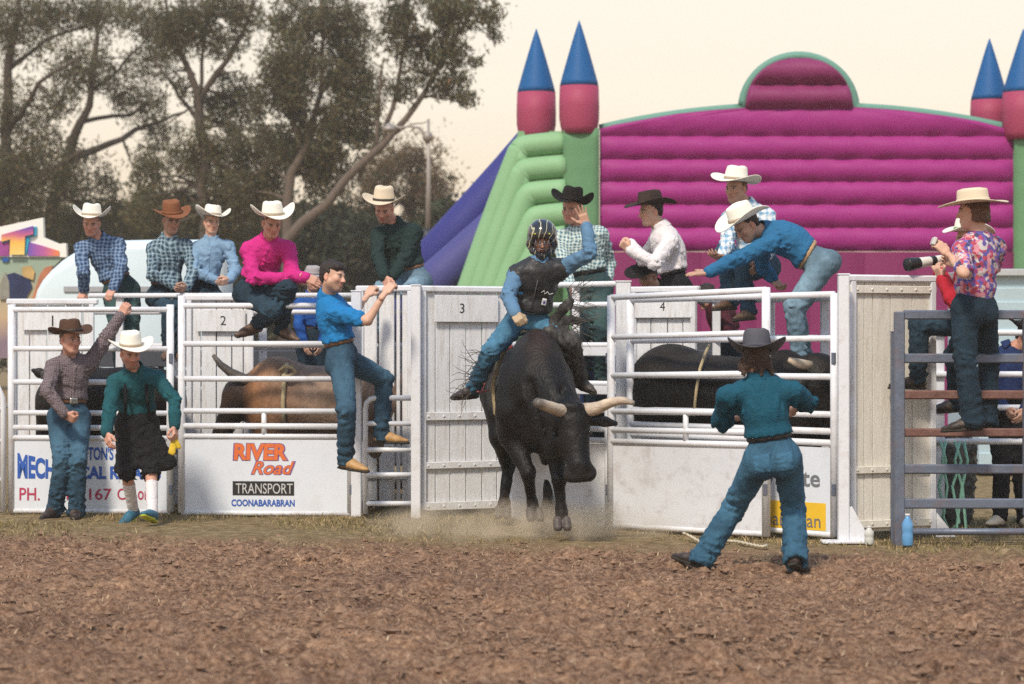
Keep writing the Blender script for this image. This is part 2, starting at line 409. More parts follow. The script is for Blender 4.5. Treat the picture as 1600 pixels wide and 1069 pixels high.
# clods of dirt lying loose on the arena floor
def clods(n=9000):
    bm = bmesh.new(); bmesh.ops.create_icosphere(bm, subdivisions=1, radius=1.0); bm.verts.index_update()
    iv = np.array([(1, 0, 0), (0, 1, 0), (-1, 0, 0), (0, -1, 0), (0, 0, 1), (0, 0, -1)], float); it = np.array([(0, 1, 4), (1, 2, 4), (2, 3, 4), (3, 0, 4), (1, 0, 5), (2, 1, 5), (3, 2, 5), (0, 3, 5)]); bm.free()
    V_, T_ = [], []
    r = RNG
    y = 10.2 + (19.2 - 10.2) * r.random(n) ** .8; x = (r.random(n) * 2 - 1) * (y * .235)
    keep = (y + .27 * x) < 17.7 + .5 * r.normal(size=n)
    for i in np.nonzero(keep)[0]:
        s = .006 + .024 * r.random() ** 4; d = 1 + .33 * r.normal(size=(len(iv), 1))
        v = iv * d * s * np.array((1.2, 1.2, .75)) * (1 + .25 * r.normal(size=3))
        a = r.random() * 6.28; c_, s_ = cos(a), sin(a); v = v @ np.array([[c_, s_, 0], [-s_, c_, 0], [0, 0, 1]])
        V_.append(v + (x[i], y[i], s * .3 - .012)); T_.append(it + len(V_) * 6 - 6)
    return np.concatenate(V_), np.concatenate(T_)
clod_mat = M('dry clod', (.24, .15, .10), .95, .5, 9, .6, 60, spec=.1)
cv, ct = clods(); tag(obj('clods', (cv, ct), clod_mat, None, False), 'loose clods of brown dirt scattered over the arena floor', 'dirt', None, 'stuff')

def blades(n, fn, hmin, hmax, w, name, label, cols, cat='grass'):
    r = RNG; xy = fn(n); n = len(xy); a = r.random(n) * 6.28; hgt = hmin + (hmax - hmin) * r.random(n) ** 1.8; ln = hgt * (.5 + .9 * r.random(n)); b2 = r.random(n) * 6.28
    c0 = np.stack([xy[:, 0], xy[:, 1], np.full(n, -.012)], 1); side = np.stack([np.cos(a), np.sin(a), np.zeros(n)], 1) * (w * (.6 + .8 * r.random(n)))[:, None]
    tip = c0 + np.stack([np.cos(b2) * ln, np.sin(b2) * ln, hgt], 1); mid_ = c0 * .55 + tip * .45 + np.stack([np.zeros(n), np.zeros(n), hgt * .18], 1)
    v = np.stack([c0 - side, c0 + side, mid_ + side * .7, mid_ - side * .7, tip], 1).reshape(-1, 3)
    k = np.arange(n)[:, None] * 5; t = np.concatenate([k + (0, 1, 2), k + (0, 2, 3), k + (3, 2, 4)], 1).reshape(-1, 3)
    pick = np.array(cols)[r.integers(0, len(cols), n)] * (.7 + .6 * r.random((n, 1))); C = np.repeat(pick, 5, 0)
    m = M('grass blade', (1, 1, 1), .8, .1, attr=True, spec=.15)
    return tag(obj(name, (v, t), m, None, False, C), label, cat, None, 'stuff')
def strip(n):
    x = (RNG.random(n) * 2 - 1) * 5.2; e = 18.45 - .27 * x; y = e - .6 + 4.0 * RNG.random(n) ** .9; k = vnoise(np.stack([x * 1.3, y * 1.3, x * 0], 1), 8) + .55 * (y - e) > .05 + .6 * RNG.random(n)
    k &= ~((np.hypot(x - .25, (y - 18.9) * 1.2) < 1.3) & (RNG.random(n) < .7))
    return np.stack([x, y], 1)[k]
def mulch(n):
    y = 10.3 + 8.2 * RNG.random(n) ** .85; x = (RNG.random(n) * 2 - 1) * y * .232; return np.stack([x, y], 1)[(y + .27 * x) < 18.2]
blades(17000, mulch, .004, .03, .0028, 'straw', 'bits of pale straw and dry mulch trodden into the arena dirt', [(.36, .255, .165), (.24, .155, .10), (.12, .075, .05), (.46, .35, .235)], 'straw')
blades(38000, strip, .012, .055, .0035, 'grass', 'short dry green and straw coloured grass along the foot of the chutes', [(.17, .145, .05), (.24, .19, .08), (.40, .30, .155), (.32, .24, .12), (.11, .10, .035), (.26, .19, .11)])
# ================================================================== chutes
paint = M('white steel paint', (.72, .735, .775), .42, .07, 5, .05, 30, dirt=(.32, .21, .14), ds=5, da=.55, spec=.45)
board_w = M('white board paint', (.73, .74, .76), .62, .1, 7, .25, 40, stretch=(6, 6, .8), dirt=(.38, .29, .21), ds=4, da=.65, spec=.3)
board_sun = M('sunlit board paint', (.72, .69, .62), .62, .1, 7, .25, 40, stretch=(6, 6, .8), dirt=(.40, .30, .2), ds=4, da=.45, spec=.3)  # warm sunlight on the white boards put into the colour
signm = M('sign white', (.69, .735, .80), .33, .04, 3, 0, dirt=(.34, .24, .17), ds=3.5, da=.22, spec=.5)
dented = M('white sheet steel scuffed', (.68, .70, .745), .42, .06, 2.5, .12, 5, dirt=(.28, .20, .15), ds=7, da=.6, spec=.45)
steel = M('blue grey weathered steel', (.14, .165, .22), .5, .25, 8, .15, 30, metal=.35, dirt=(.30, .14, .09), ds=5, da=.5)
rust = M('rusty steel', (.17, .085, .07), .8, .35, 9, .3, 40, metal=.2, dirt=(.30, .20, .17), ds=7, da=.6)
blackp = M('black lettering', (.02, .02, .022), .5, .1); bluep = M('blue lettering', (.025, .10, .42), .5, .08); redp = M('red lettering', (.42, .035, .09), .5, .1)
orangep = M('orange lettering', (.70, .16, .04), .5, .1); greyp = M('grey lettering', (.16, .17, .19), .5, .1); yellowp = M('yellow sign', (.80, .50, .03), .45, .06); greypl = M('pale grey lettering', (.55, .55, .55), .5)
purplep = M('purple outline', (.20, .10, .26), .5)
def frame_of(A, B):
    """local frame of a straight fence piece between two ground points"""
    U = nrm(np.array((B[0] - A[0], B[1] - A[1], 0))); return U, np.array((0, 0, 1.)), np.cross(U, (0, 0, 1))     # N faces the arena
def lettering(txt, parent, mat, A, U, N, z, h, width=None, shear=0.0, bold=0.0, ext=.0015, name='lettering', align='LEFT', taper=0.0):
    cu = bpy.data.curves.new('lettering', 'FONT'); cu.body = txt; cu.size = 1.0; cu.offset = bold; cu.shear = shear; cu.align_x = align; cu.extrude = 0.0; cu.resolution_u = 4
    o = bpy.data.objects.new('lettering_curve', cu); COL.objects.link(o); dg = bpy.context.evaluated_depsgraph_get()
    me = bpy.data.meshes.new_from_object(o.evaluated_get(dg)); v = np.array([q.co[:] for q in me.vertices]); f = [tuple(p.vertices) for p in me.polygons]
    bpy.data.objects.remove(o); bpy.data.curves.remove(cu); bpy.data.meshes.remove(me)
    y0, y1 = v[:, 1].min(), v[:, 1].max(); x0, x1 = v[:, 0].min(), v[:, 0].max(); ky = h / (y1 - y0); kx = (width / (x1 - x0)) if width else ky
    w = A + np.outer((v[:, 0] - x0) * kx, U) + N * ext; tt = (v[:, 0] - x0) / (x1 - x0); w[:, 2] = z + (v[:, 1] - y0) * ky * (1 - taper * np.minimum(tt / .42, 1))
    return obj(name, (w, f), mat, parent, False)
def bar(T, name, a, b, r=.026, mat=None, n=10): return obj(name, tube([a, b], r, n), mat or paint, T, True)
def gate(name, label, a, b, rails, stile, panel=None, r=.027, mat=None, pmat=None, group='bucking chute gates', struts=(), pin=.03, bottom=True):
    """a, b: (column, distance) of the two stiles; rails: rows at a and b; stile: top and bottom rows at both ends; panel: rows of the sheet"""
    A = np.array((XX(*a), a[1], 0)); B = np.array((XX(*b), b[1], 0)); U, Wv, N = frame_of(A, B); m = mat or paint
    T = thing(name, label, 'gate', (*(A + B)[:2] / 2, min(ZZ(stile[2], a[1]), ZZ(stile[3], b[1]))), group)
    def at(t, za, zb): p = A + (B - A) * t; p = p.copy(); p[2] = za + (zb - za) * t; return p
    for t, p0, p1, y in ((0, stile[0], stile[2], a[1]), (1, stile[1], stile[3], b[1])):
        bar(T, 'stile', at(t, ZZ(p0, y), ZZ(p0, y)), at(t, ZZ(p1, y), ZZ(p1, y)), r * 1.25, m, 12)
    for q in rails:
        ra, rb_ = (q, q) if not hasattr(q, '__len__') else q
        za, zb = ZZ(ra, a[1]), ZZ(rb_, b[1]) if hasattr(q, '__len__') else ZZ(ra, a[1])
        bar(T, 'rail', at(0, za, zb) + N * .004, at(1, za, zb) + N * .004, r * random.uniform(.9, 1.0), m)
    if panel:
        za1, za0 = ZZ(panel[0], a[1]), ZZ(panel[1], a[1]); zb1, zb0 = (ZZ(panel[2], b[1]), ZZ(panel[3], b[1])) if len(panel) > 2 else (za1, za0)
        L_ = np.linalg.norm(B - A); q0, q1 = .02 / L_, 1 - .02 / L_
        c = [at(q0, za0, zb0), at(q1, za0, zb0), at(q1, za1, zb1), at(q0, za1, zb1)]
        v = np.array([p + N * .012 for p in c] + [p + N * .004 for p in c]); f = [(0, 1, 2, 3), (7, 6, 5, 4), (0, 4, 5, 1), (1, 5, 6, 2), (2, 6, 7, 3), (3, 7, 4, 0)]
        obj('sheet_panel', (v, f), pmat or signm, T)
        if bottom: bar(T, 'rail', at(0, za0 - .012, zb0), at(1, za0, zb0 - .012), r * .9, m)
    for (px, r0, r1) in struts:
        t = (px - a[0]) / (b[0] - a[0]); y = a[1] + (b[1] - a[1]) * t; bar(T, 'strut', at(t, ZZ(r0, y), ZZ(r0, y)) + N * .002, at(t, ZZ(r1, y), ZZ(r1, y)) + N * .002, r * .85, m)
    for t, y, rows in ((1, b[1], (560, 765)),):
        for row in rows: obj('hinge', box(at(t, ZZ(row, y), ZZ(row, y)) + U * .012 + N * .028, (.016, .012, .045), np.array((U, N, Wv)), .004), steel, T)
    return T, A, B, U, N
def post(name, label, px, Y, r0, r1, w=.045, mat=None, foot=False, cat='post', rot_=0.0):
    x = XX(px, Y); z1, z0 = ZZ(r0, Y), (ZZ(r1, Y) if r1 is not None else -.03)
    T = thing(name, label, cat, (x, Y, z0)); R = np.array(((cos(rot_), sin(rot_), 0), (-sin(rot_), cos(rot_), 0), (0, 0, 1)))
    obj('upright', box((x, Y, (z0 + z1) / 2), (w, w, (z1 - z0) / 2), R, .008), mat or paint, T)
    obj('cap', box((x, Y, z1 + .006), (w * 1.08, w * 1.08, .006), R, .003), mat or paint, T)
    if foot:
        obj('gusset', extrude([(0, 0), (.16, 0), (.02, .26), (0, .26)], .012, (x + w, Y - .03, .015), (1, 0, 0), (0, 0, 1), (0, 1, 0)), mat or paint, T)
        obj('base_plate', box((x, Y - .02, .008), (.17, .09, .01), None, .004), mat or paint, T)
    return T
def boards(name, label, a, b, edges, rows, mat, battens=(), plate=None, th=.018, cat='board wall', gap=.005, uneven=.006, top=None, num=None, frame=True, rowb=None):
    """upright boards between two ground points; edges: columns of the joints; rows: top and bottom row at a"""
    A = np.array((XX(*a), a[1], 0)); B = np.array((XX(*b), b[1], 0)); U, Wv, N = frame_of(A, B); R = np.array((U, N, Wv))
    z1, z0 = ZZ(rows[0], a[1]), ZZ(rows[1], a[1]); T = thing(name, label, cat, (*(A + B)[:2] / 2, z0))
    def at(px):
        t = (px - a[0]) / (b[0] - a[0])
        # the column is seen in perspective: solve for the place along the line
        k = (px - CX) / F; s_ = (A[1] * k - A[0]) / ((B[0] - A[0]) - k * (B[1] - A[1])); return A + (B - A) * s_
    for i in range(len(edges) - 1):
        p, q_ = at(edges[i]), at(edges[i + 1]); w = np.linalg.norm(q_ - p) / 2 - gap; c = (p + q_) / 2; c[2] = (z0 + z1) / 2 + random.uniform(-uneven, uneven)
        obj('board', box(c - N * (.012 + random.uniform(0, .006)), (w, th / 2, (z1 - z0) / 2), R, .003), mat, T)
    L_ = np.linalg.norm(B - A) / 2; m_ = (A + B) / 2
    for (row, hh) in battens:
        c = m_.copy(); c[2] = ZZ(row, a[1]); obj('batten', box(c + N * .012, (L_ - .004, .011, hh), R, .004), mat, T)
        for k in range(6):
            d = c + N * .025 + U * (L_ * 2 * ((k + .5) / 6 - .5)); obj('bolt', lathe((0, 0, 0), [(.010, -.002), (.010, .002), (.006, .005)], 8, np.array((U, Wv, N))) if False else (lathe((0, 0, 0), [(.011, -.003), (.011, .002), (.006, .005)], 8)[0] @ np.array((U, Wv, N)) + d, lathe((0, 0, 0), [(.011, -.003), (.011, .002), (.006, .005)], 8)[1]), mat, T)
    if plate:
        p0, p1, r0, r1, txt, th_, tx, trow, hgt = plate; a0, a1 = at(p0), at(p1); c = (a0 + a1) / 2; c[2] = (ZZ(r0, a[1]) + ZZ(r1, a[1])) / 2
        pt = obj('number_plate', box(c + N * .026, (np.linalg.norm(a1 - a0) / 2, .006, (ZZ(r0, a[1]) - ZZ(r1, a[1])) / 2), R, .003), mat, T)
        q_ = at(tx); lettering(txt, pt, blackp, q_ + N * .034, U, N, ZZ(trow, a[1]), hgt, None, 0, 0.0, .0, 'number')
    if frame:
        e0, e1 = at(edges[0]), at(edges[-1])
        for p, g_ in ((e0, 1), (e1, -1)):
            c = p + U * g_ * .022; c[2] = (z0 + z1) / 2; obj('frame_stile', box(c + N * .006, (.024, .022, (z1 - z0) / 2 + .004), R, .006), paint, T)
        c = m_.copy(); c[2] = z1 + .026; obj('top_rail', box(c, (L_ + .02, .03, .028), R, .012), paint, T)
    return T, A, B, U, N

# ---- chute 1
g1, A, B, U, N = gate('chute_gate', 'white chute gate with blue and red mechanical repairs sign, behind two standing men', (18, 21.35), (266, 21.2), (484, 545, 597, 645, 668, 684), (476, 476, 799, 799), (688, 796), struts=())
def onsign(px, A, B):
    k = (px - CX) / F; s_ = (A[1] * k - A[0]) / ((B[0] - A[0]) - k * (B[1] - A[1])); return A + (B - A) * s_
def sg(txt, T, mat, A, B, U, N, p0, p1, r0, r1, **k):
    o = onsign(p0, A, B); e = onsign(p1, A, B); Y = o[1]; return lettering(txt, T, mat, o + N * .013, U, N, ZZ(r1, Y), ZZ(r0, Y) - ZZ(r1, Y), np.linalg.norm(e - o), **k)
sg("TON'S", g1, bluep, A, B, U, N, 138, 178, 698, 719, bold=.03); sg('MECHANICAL REPAIRS', g1, bluep, A, B, U, N, 28, 252, 707, 748, bold=.045, taper=.5)
sg('PH.', g1, redp, A, B, U, N, 31, 63, 762, 782, bold=.012); sg('4', g1, redp, A, B, U, N, 98, 109, 763, 780, bold=.012); sg('167', g1, redp, A, B, U, N, 140, 175, 763, 781, bold=.012); sg('C', g1, redp, A, B, U, N, 184, 197, 763, 781, bold=.012); sg('on', g1, redp, A, B, U, N, 216, 234, 767, 781, bold=.012)
boards('board_wall', 'white boards with number 1 plate inside the chute with the blue lettered sign', (14, 22.3), (150, 22.3), (18, 46, 74, 102, 128, 147), (476, 772), board_w, ((700, .03),), (36, 128, 480, 516, '1', 0, 82, 510, .10))
# ---- chute 2
g2, A2, B2, U2, N2 = gate('chute_gate', 'white chute gate with orange, black and blue transport sign below the pink shirt', (284, 21.15), (548, 21.0), (478, 537.5, 592, 642, 665.5, 681.5), (462, 472, 801, 801), (686, 799), struts=((413, 642, 684),))
sg('RIVER', g2, purplep, A2, B2, U2, N2, 364, 452, 692, 720, bold=.075, shear=.05); sg('Road', g2, purplep, A2, B2, U2, N2, 392, 463, 720, 742, bold=.05, shear=.35)
def over(o, N, d): o.data.transform(Matrix.Translation([float(q) for q in N * d])); return o
over(sg('RIVER', g2, orangep, A2, B2, U2, N2, 366, 449, 693, 719, bold=.045, shear=.05), N2, .0015); over(sg('Road', g2, orangep, A2, B2, U2, N2, 394, 460, 721, 741, bold=.015, shear=.35), N2, .0015)
pa, pb = onsign(364, A2, B2), onsign(460, A2, B2); c = (pa + pb) / 2; c[2] = (ZZ(752, c[1]) + ZZ(774, c[1])) / 2
obj('black_bar', box(c + N2 * .0135, (np.linalg.norm(pb - pa) / 2, .001, (ZZ(752, c[1]) - ZZ(774, c[1])) / 2), np.array((U2, N2, (0, 0, 1)))), blackp, g2)
over(sg('TRANSPORT', g2, greypl, A2, B2, U2, N2, 369, 458, 755, 771), N2, .003); sg('COONABARABRAN', g2, bluep, A2, B2, U2, N2, 362, 461, 780, 791, bold=.035)
boards('board_wall', 'white boards with number 2 plate behind the horned brown bull', (288, 22.15), (400, 22.15), (292, 314, 338, 362, 380, 396), (470, 772), board_w, ((692, .03),), (308, 384, 484, 518, '2', 0, 345, 508, .085))
# back fence behind chutes 1 and 2
def rails(name, label, a, b, rows, r=.026, mat=None, uprights=(), cat='fence', flatr=()):
    A = np.array((XX(*a), a[1], 0)); B = np.array((XX(*b), b[1], 0)); T = thing(name, label, cat, (*(A + B)[:2] / 2, 0)); U, Wv, N = frame_of(A, B)
    for q in rows: z = ZZ(q, a[1]); bar(T, 'rail', A + (0, 0, z), B + (0, 0, z), r, mat)
    for q, hh in flatr: z = ZZ(q, a[1]); c = (A + B) / 2; obj('plank', box((c[0], c[1], z), (np.linalg.norm(B - A) / 2, .02, hh), np.array((U, N, Wv)), .006), mat or paint, T)
    for px in uprights:
        p = onsign(px, A, B); obj('upright', box((p[0], p[1] + .05, ZZ(rows[0], a[1]) / 2 - .02), (.035, .035, ZZ(rows[0], a[1]) / 2 + .02), None, .006), mat or paint, T)
    return T
rails('back_fence', 'white pipe back fence behind the chutes with the lettered signs', (140, 22.55), (655, 22.3), (462, 488, 540, 590, 645, 700), uprights=(186, 270, 410, 560), r=.024)
# ---- ladder gate beside the blue shirt
lg = thing('ladder_gate', 'narrow white pipe gate with five rungs beside the numbered boards', 'gate', (XX(608, 20.9), 20.9, 0))
Yl = 20.95
obj('frame', tube([P(571, 803, Yl), P(571, 640, Yl), P(573, 630, Yl), P(579, 624, Yl), P(588, 622, Yl), P(646, 622, Yl)], .024, 10), paint, lg, True)
for row in (662, 703, 742, 787): bar(lg, 'rung', P(571, row, Yl), P(646, row, Yl), .023)
post('gate_post', 'white steel post between the transport sign and the ladder gate', 557, 21.0, 456, None, .045)
boards('board_wall', 'tall white boards with gaps behind the climbing blue shirt', (560, 21.6), (648, 21.4), (562, 590, 617, 626, 645), (456, 782), board_w, ((742, .03),), None, gap=.012)
post('gate_post', 'tall white square post at the edge of the number 3 boards', 650, 20.8, 447, None, .042)
# ---- chute 3: boards with the number, open chute behind the rider
boards('board_gate', 'white boarded gate with number 3 plate beside the bucking bull', (655, 20.86), (800, 21.3), (657, 681, 704, 729, 754, 777, 799), (456, 797), board_w, ((651, .036), (728, .03), (792, .036)), (677, 776, 461, 503, '3', 0, 716, 489, .085), cat='gate')
rails('back_fence', 'white pipe rails and planks behind the rider', (790, 22.2), (975, 21.2), (447, 478, 539, 597, 660), flatr=((548, .045), (606, .045), (700, .12)), uprights=(800, 900))
low, A3, B3, U3, N3 = gate('low_fence_panel', 'low white sheet panel behind the legs of the bucking bull', (792, 20.45), (951, 19.72), ((636, 641), (663, 671), (680, 689)), (632, 636, 808, 823), (686, 804, 694, 819), pmat=dented, group='', struts=((905, 637, 690),))
post('chute_post', 'white boxed post at the hinge of the swung open gate', 974, 20.1, 441, None, .062, board_w)
og, A4, B4, U4, N4 = gate('open_gate', 'white chute gate swung open, plain scuffed sheet below, behind the grey hat', (955, 19.6), (1197, 18.6), ((465, 453), (527, 520), (587, 584), (643, 645), (672, 676), (690, 696)), (462, 449, 826, 838), (694, 819, 700, 832), pmat=dented, struts=((1075, 643, 694),))
boards('board_wall', 'white boards with number 4 plate behind the black bull in the chute', (985, 20.75), (1090, 20.4), (988, 1016, 1042, 1066, 1088), (458, 780), board_w, (), (994, 1084, 462, 497, '4', 0, 1034, 486, .075))
g4, A5, B5, U5, N5 = gate('chute_gate', 'white chute gate with yellow sign patch behind the jeans of the man with grey hat', (985, 19.9), (1304, 18.4), ((469, 460), (533, 528.6), (586, 589), (640, 648), (663, 674.5), (679, 692.6)), (468, 458, 812, 838), (685, 806, 700, 834), struts=())
def on4(p0, p1, r0, r1, txt, mat, **k):
    o, e = onsign(p0, A5, B5), onsign(p1, A5, B5); return lettering(txt, g4, mat, o + N5 * .014, U5, N5, ZZ(r1, o[1]), ZZ(r0, o[1]) - ZZ(r1, o[1]), np.linalg.norm(e - o), **k)
on4(1198, 1212, 739, 768, 'y', greyp, bold=.01); on4(1255, 1283, 737, 760, 'te', greyp, bold=.015)
pa, pb = onsign(1150, A5, B5), onsign(1292, A5, B5); c = (pa + pb) / 2; zt, zb = ZZ(786, 18.5), ZZ(829, 18.5)
obj('yellow_panel', box((c[0] + N5[0] * .0135, c[1] + N5[1] * .0135, (zt + zb) / 2), (np.linalg.norm(pb - pa) / 2, .001, (zt - zb) / 2), np.array((U5, N5, (0, 0, 1)))), yellowp, g4)
over(on4(1198, 1284, 798, 819, 'barabran', greyp), N5, .0025)
rails('back_fence', 'white pipe back fence behind the black bull in the chute', (1075, 20.9), (1330, 19.8), (470, 528, 580, 640), uprights=(1120, 1205, 1290))
post('gate_post', 'thick white post with triangular foot at the corner of the sunlit cream tinted boards', 1318, 18.25, 430, None, .042, foot=True)
boards('board_gate', 'tall boarded gate tinted sunlit cream beside the grey steel panel', (1326, 18.42), (1462, 18.75), (1328, 1351, 1364, 1392, 1426, 1460), (440, 832), board_sun, ((452, .03), (735, .028), (820, .03)), None, uneven=.004, cat='gate', gap=.0025)
rails('back_fence', 'white pipe rail fence behind the seated photographer', (1462, 19.6), (1700, 19.6), (520, 585, 637, 690), uprights=(1470, 1640))
obj('foot_brace', extrude([(0, 0), (.16, 0), (0, .2)], .012, (XX(1462, 18.75), 18.74, .0), (1, 0, 0), (0, 0, 1), (0, 1, 0)), paint, bpy.data.objects['board_gate.001'] if 'board_gate.001' in bpy.data.objects else None)
# ---- grey steel yard panel
sp = thing('steel_yard_panel', 'blue grey steel yard panel with rusty rails holding the photographers', 'fence panel', (XX(1500, 18.1), 18.1, 0))
obj('upright', box((XX(1405, 18.1), 18.1, (ZZ(487, 18.1) - .03) / 2), (.038, .038, (ZZ(487, 18.1) + .03) / 2), None, .008), steel, sp)
obj('upright', box((XX(1604, 18.1), 18.1, (ZZ(488, 18.1) + ZZ(806, 18.1)) / 2), (.028, .03, (ZZ(488, 18.1) - ZZ(806, 18.1)) / 2), None, .008), steel, sp)
x0, x1 = XX(1411, 18.1), XX(1690, 18.1)
for row, hh, mt in ((492, .036, steel), (560, .036, steel), (617, .034, rust), (676, .032, rust), (733, .036, steel), (787, .038, steel)):
    obj('rail', box(((x0 + x1) / 2, 18.1, ZZ(row, 18.1)), ((x1 - x0) / 2, .022, hh), None, .014), mt, sp)
bar(sp, 'rail', P(1405, 831, 18.12), P(1690, 831, 18.12), .027, steel)
post('panel_leg', 'pale weathered steel leg clamped beside the grey yard panel', 1396, 18.22, 520, None, .02, steel)
for row in (556, 577, 637, 690):
    pass
# ---- catwalk behind the chutes on which the men stand
cw = thing('catwalk', 'plank catwalk behind the chutes under the standing men', 'catwalk', (0, 23, 0))
for k in range(5):
    a_ = np.array((-4.8, 22.75 + .17 * k, .92)); b_ = np.array((-.2, 22.55 + .17 * k, .92)); U_, W_, N_ = frame_of(a_, b_)
    if k == 2: [obj('leg', box(a_ + (b_ - a_) * t_ + (0, 0, -.49), (.03, .03, .47)), steel, cw) for t_ in (.05, .35, .65, .95)]
    obj('plank', box((a_ + b_) / 2, (np.linalg.norm(b_ - a_) / 2, .078, .02), np.array((U_, N_, W_)), .006), M('grey plank', (.25, .23, .21), .8, .25, 5, .3, 40, stretch=(.5, 5, 5)), cw)
cw = thing('catwalk', 'plank catwalk behind the open chute under the men in western hats', 'catwalk', (1.2, 21.5, 0))
for k in range(5):
    a_ = np.array((-.1, 22.45 + .17 * k, .92)); b_ = np.array((3.2, 20.2 + .17 * k, .92)); U_, W_, N_ = frame_of(a_, b_)
    if k == 2: [obj('leg', box(a_ + (b_ - a_) * t_ + (0, 0, -.49), (.03, .03, .47)), steel, cw) for t_ in (.05, .5, .95)]
    obj('plank', box((a_ + b_) / 2, (np.linalg.norm(b_ - a_) / 2, .06, .02), np.array((U_, N_, W_)), .006), MATS['grey plank'], cw)
# left edge: the bend of the next gate
lgp = thing('curved_gate', 'white pipe gate with a rounded corner cut off by the picture edge', 'gate', (XX(-20, 21.3), 21.3, 0))
obj('frame', tube([P(-90, 598, 21.3), P(-20, 598, 21.3), P(-4, 604, 21.3), P(4, 622, 21.3), P(5, 640, 21.3), P(5, 800, 21.3)], .026, 10), paint, lgp, True)
for row in (640, 690, 750): bar(lgp, 'rail', P(-90, row, 21.3), P(5, row, 21.3), .022)
# ================================================================== inflatable castle
def pvc(name, col, v=.06): return M(name, col, .6, v, 1.5, .15, 14, spec=.3)
mag = pvc('magenta pvc', (.285, .014, .17)); mag2 = pvc('dull magenta pvc', (.20, .02, .10)); grn_lit = pvc('lit green pvc', (.22, .40, .21)); grn_shade = pvc('green pvc', (.12, .26, .13)); indigo = pvc('indigo pvc', (.03, .032, .19)); teal = pvc('teal green pvc', (.13, .29, .23))  # two greens: lit side rolls and shaded column put into the colour
conem = pvc('blue pvc', (.004, .09, .27)); rose = pvc('rose red pvc', (.33, .045, .105))
YC = 36.0
ca = thing('inflatable_castle', 'large magenta and green inflatable castle with blue cone towers behind the chutes', 'inflatable castle', (XX(1260, YC), YC, 0))
def row_tube(z0, z1, span, y, bulge, mat, nz=8, nx=64, name='air_tube'):
    """one sewn horizontal air chamber; span(z) gives its left and right end"""
    v, f = [], []
    for i in range(nz + 1):
        t = i / nz; z = z0 + (z1 - z0) * t; xl, xr = span(z); d = bulge * (1 - abs(2 * t - 1) ** 2.2)
        for k in range(nx + 1):
            x = xl + (xr - xl) * k / nx; puck = .010 * sin(x * 9 + z * 3) * sin(pi * t) + .05 * bulge * sin(x * 2.1 + z * 5) + .016 * (abs(2 * t - 1) ** 3) * sin(x * 17 + 4 * sin(x * 1.7 + z * 9))
            e = min(1, min(k, nx - k) / 1.5); v.append((x, y - (d + puck) * (.35 + .65 * e), z))
    for i in range(nz):
        for k in range(nx): a = i * (nx + 1) + k; f.append((a, a + 1, a + nx + 2, a + nx + 1))
    return obj(name, (v, f), mat, ca, True)
def arch(px):                                        # top line of the wall as a row
    t = (px - 1258) / 325.0; return 166 + 36 * abs(t) ** 2.2
xs = np.linspace(937, 1583, 60)
def span_wall(z):
    row = YH - (z - CH) * F / YC; ok = [x for x in xs if arch(x) <= row + .5]
    if not ok: return XX(1258, YC), XX(1259, YC)
    return XX(ok[0], YC), XX(ok[-1], YC)
cuts = [166.5, 213, 249, 284, 320, 356, 393]
for i in range(6): row_tube(ZZ(cuts[i + 1], YC), ZZ(cuts[i], YC), span_wall, YC, .085, mag)
def span_dome(z):
    row = YH - (z - CH) * F / YC; u = min(1, max(0, (172 - row) / 82.0)); w = 84 * math.sqrt(max(0.0, 1 - u ** 2.3)); return XX(1248 - w, YC), XX(1248 + w, YC)
for r0, r1 in ((133, 91), (171, 133)): row_tube(ZZ(r0, YC), ZZ(r1, YC), span_dome, YC - .03, .14, mag2, 9)
# rounded rim and thickness of the wall
rim = [P(x, arch(x) + 1, YC + .18) for x in np.linspace(937, 1160, 14)] + [P(1248 - 88 * cos(a), 172 - 84 * sin(a), YC + .18) for a in np.linspace(.04, pi - .04, 24)] + [P(x, arch(x) + 1, YC + .18) for x in np.linspace(1340, 1583, 14)]
obj('rim', tube(rim, .075, 10), teal, ca, True)
# skirt panels below the chambers
ed = [937, 1015, 1095, 1180, 1265, 1350, 1430, 1505, 1583, 1660]
for i in range(len(ed) - 1):
    x0, x1 = XX(ed[i], YC), XX(ed[i + 1], YC) + .002
    v, f = [], []
    for iz in range(7):
        for k in range(7):
            u = k / 6; z = ZZ(394, YC) * (1 - iz / 6); v.append((x0 + (x1 - x0) * u, YC - .05 - .07 * (1 - abs(2 * u - 1) ** 3) - .01 * sin(z * 4 + i), z))
    for iz in range(6):
        for k in range(6): a = iz * 7 + k; f.append((a + 7, a + 8, a + 1, a))
    obj('skirt_panel', (v, f), mag2, ca, True)
def side_col(p0, p1, r0, Yf, name='column'):
    x0, x1 = XX(p0, Yf), XX(p1, Yf); z1 = ZZ(r0, Yf); v, f = [], []; n = 30
    for i in range(n + 1):
        z = z1 * (1 - i / n); b = .04 * abs(sin(pi * (z / .36)))
        for k in range(7): u = k / 6; v.append((x0 + (x1 - x0) * u, Yf - .05 - .05 * (1 - abs(2 * u - 1) ** 3) - b, z))
        v.append((x1, Yf + 1.4, z)); v.append((x0, Yf + 1.4, z))
    for i in range(n):
        for k in range(9): a, b_ = i * 9 + k, i * 9 + (k + 1) % 9; f.append((a + 9, b_ + 9, b_, a))
    f.append(tuple(range(9))); return obj(name, (v, f), grn_shade, ca, True)
side_col(880, 936, 201, YC - .05); side_col(1584, 1660, 207, YC - .05)
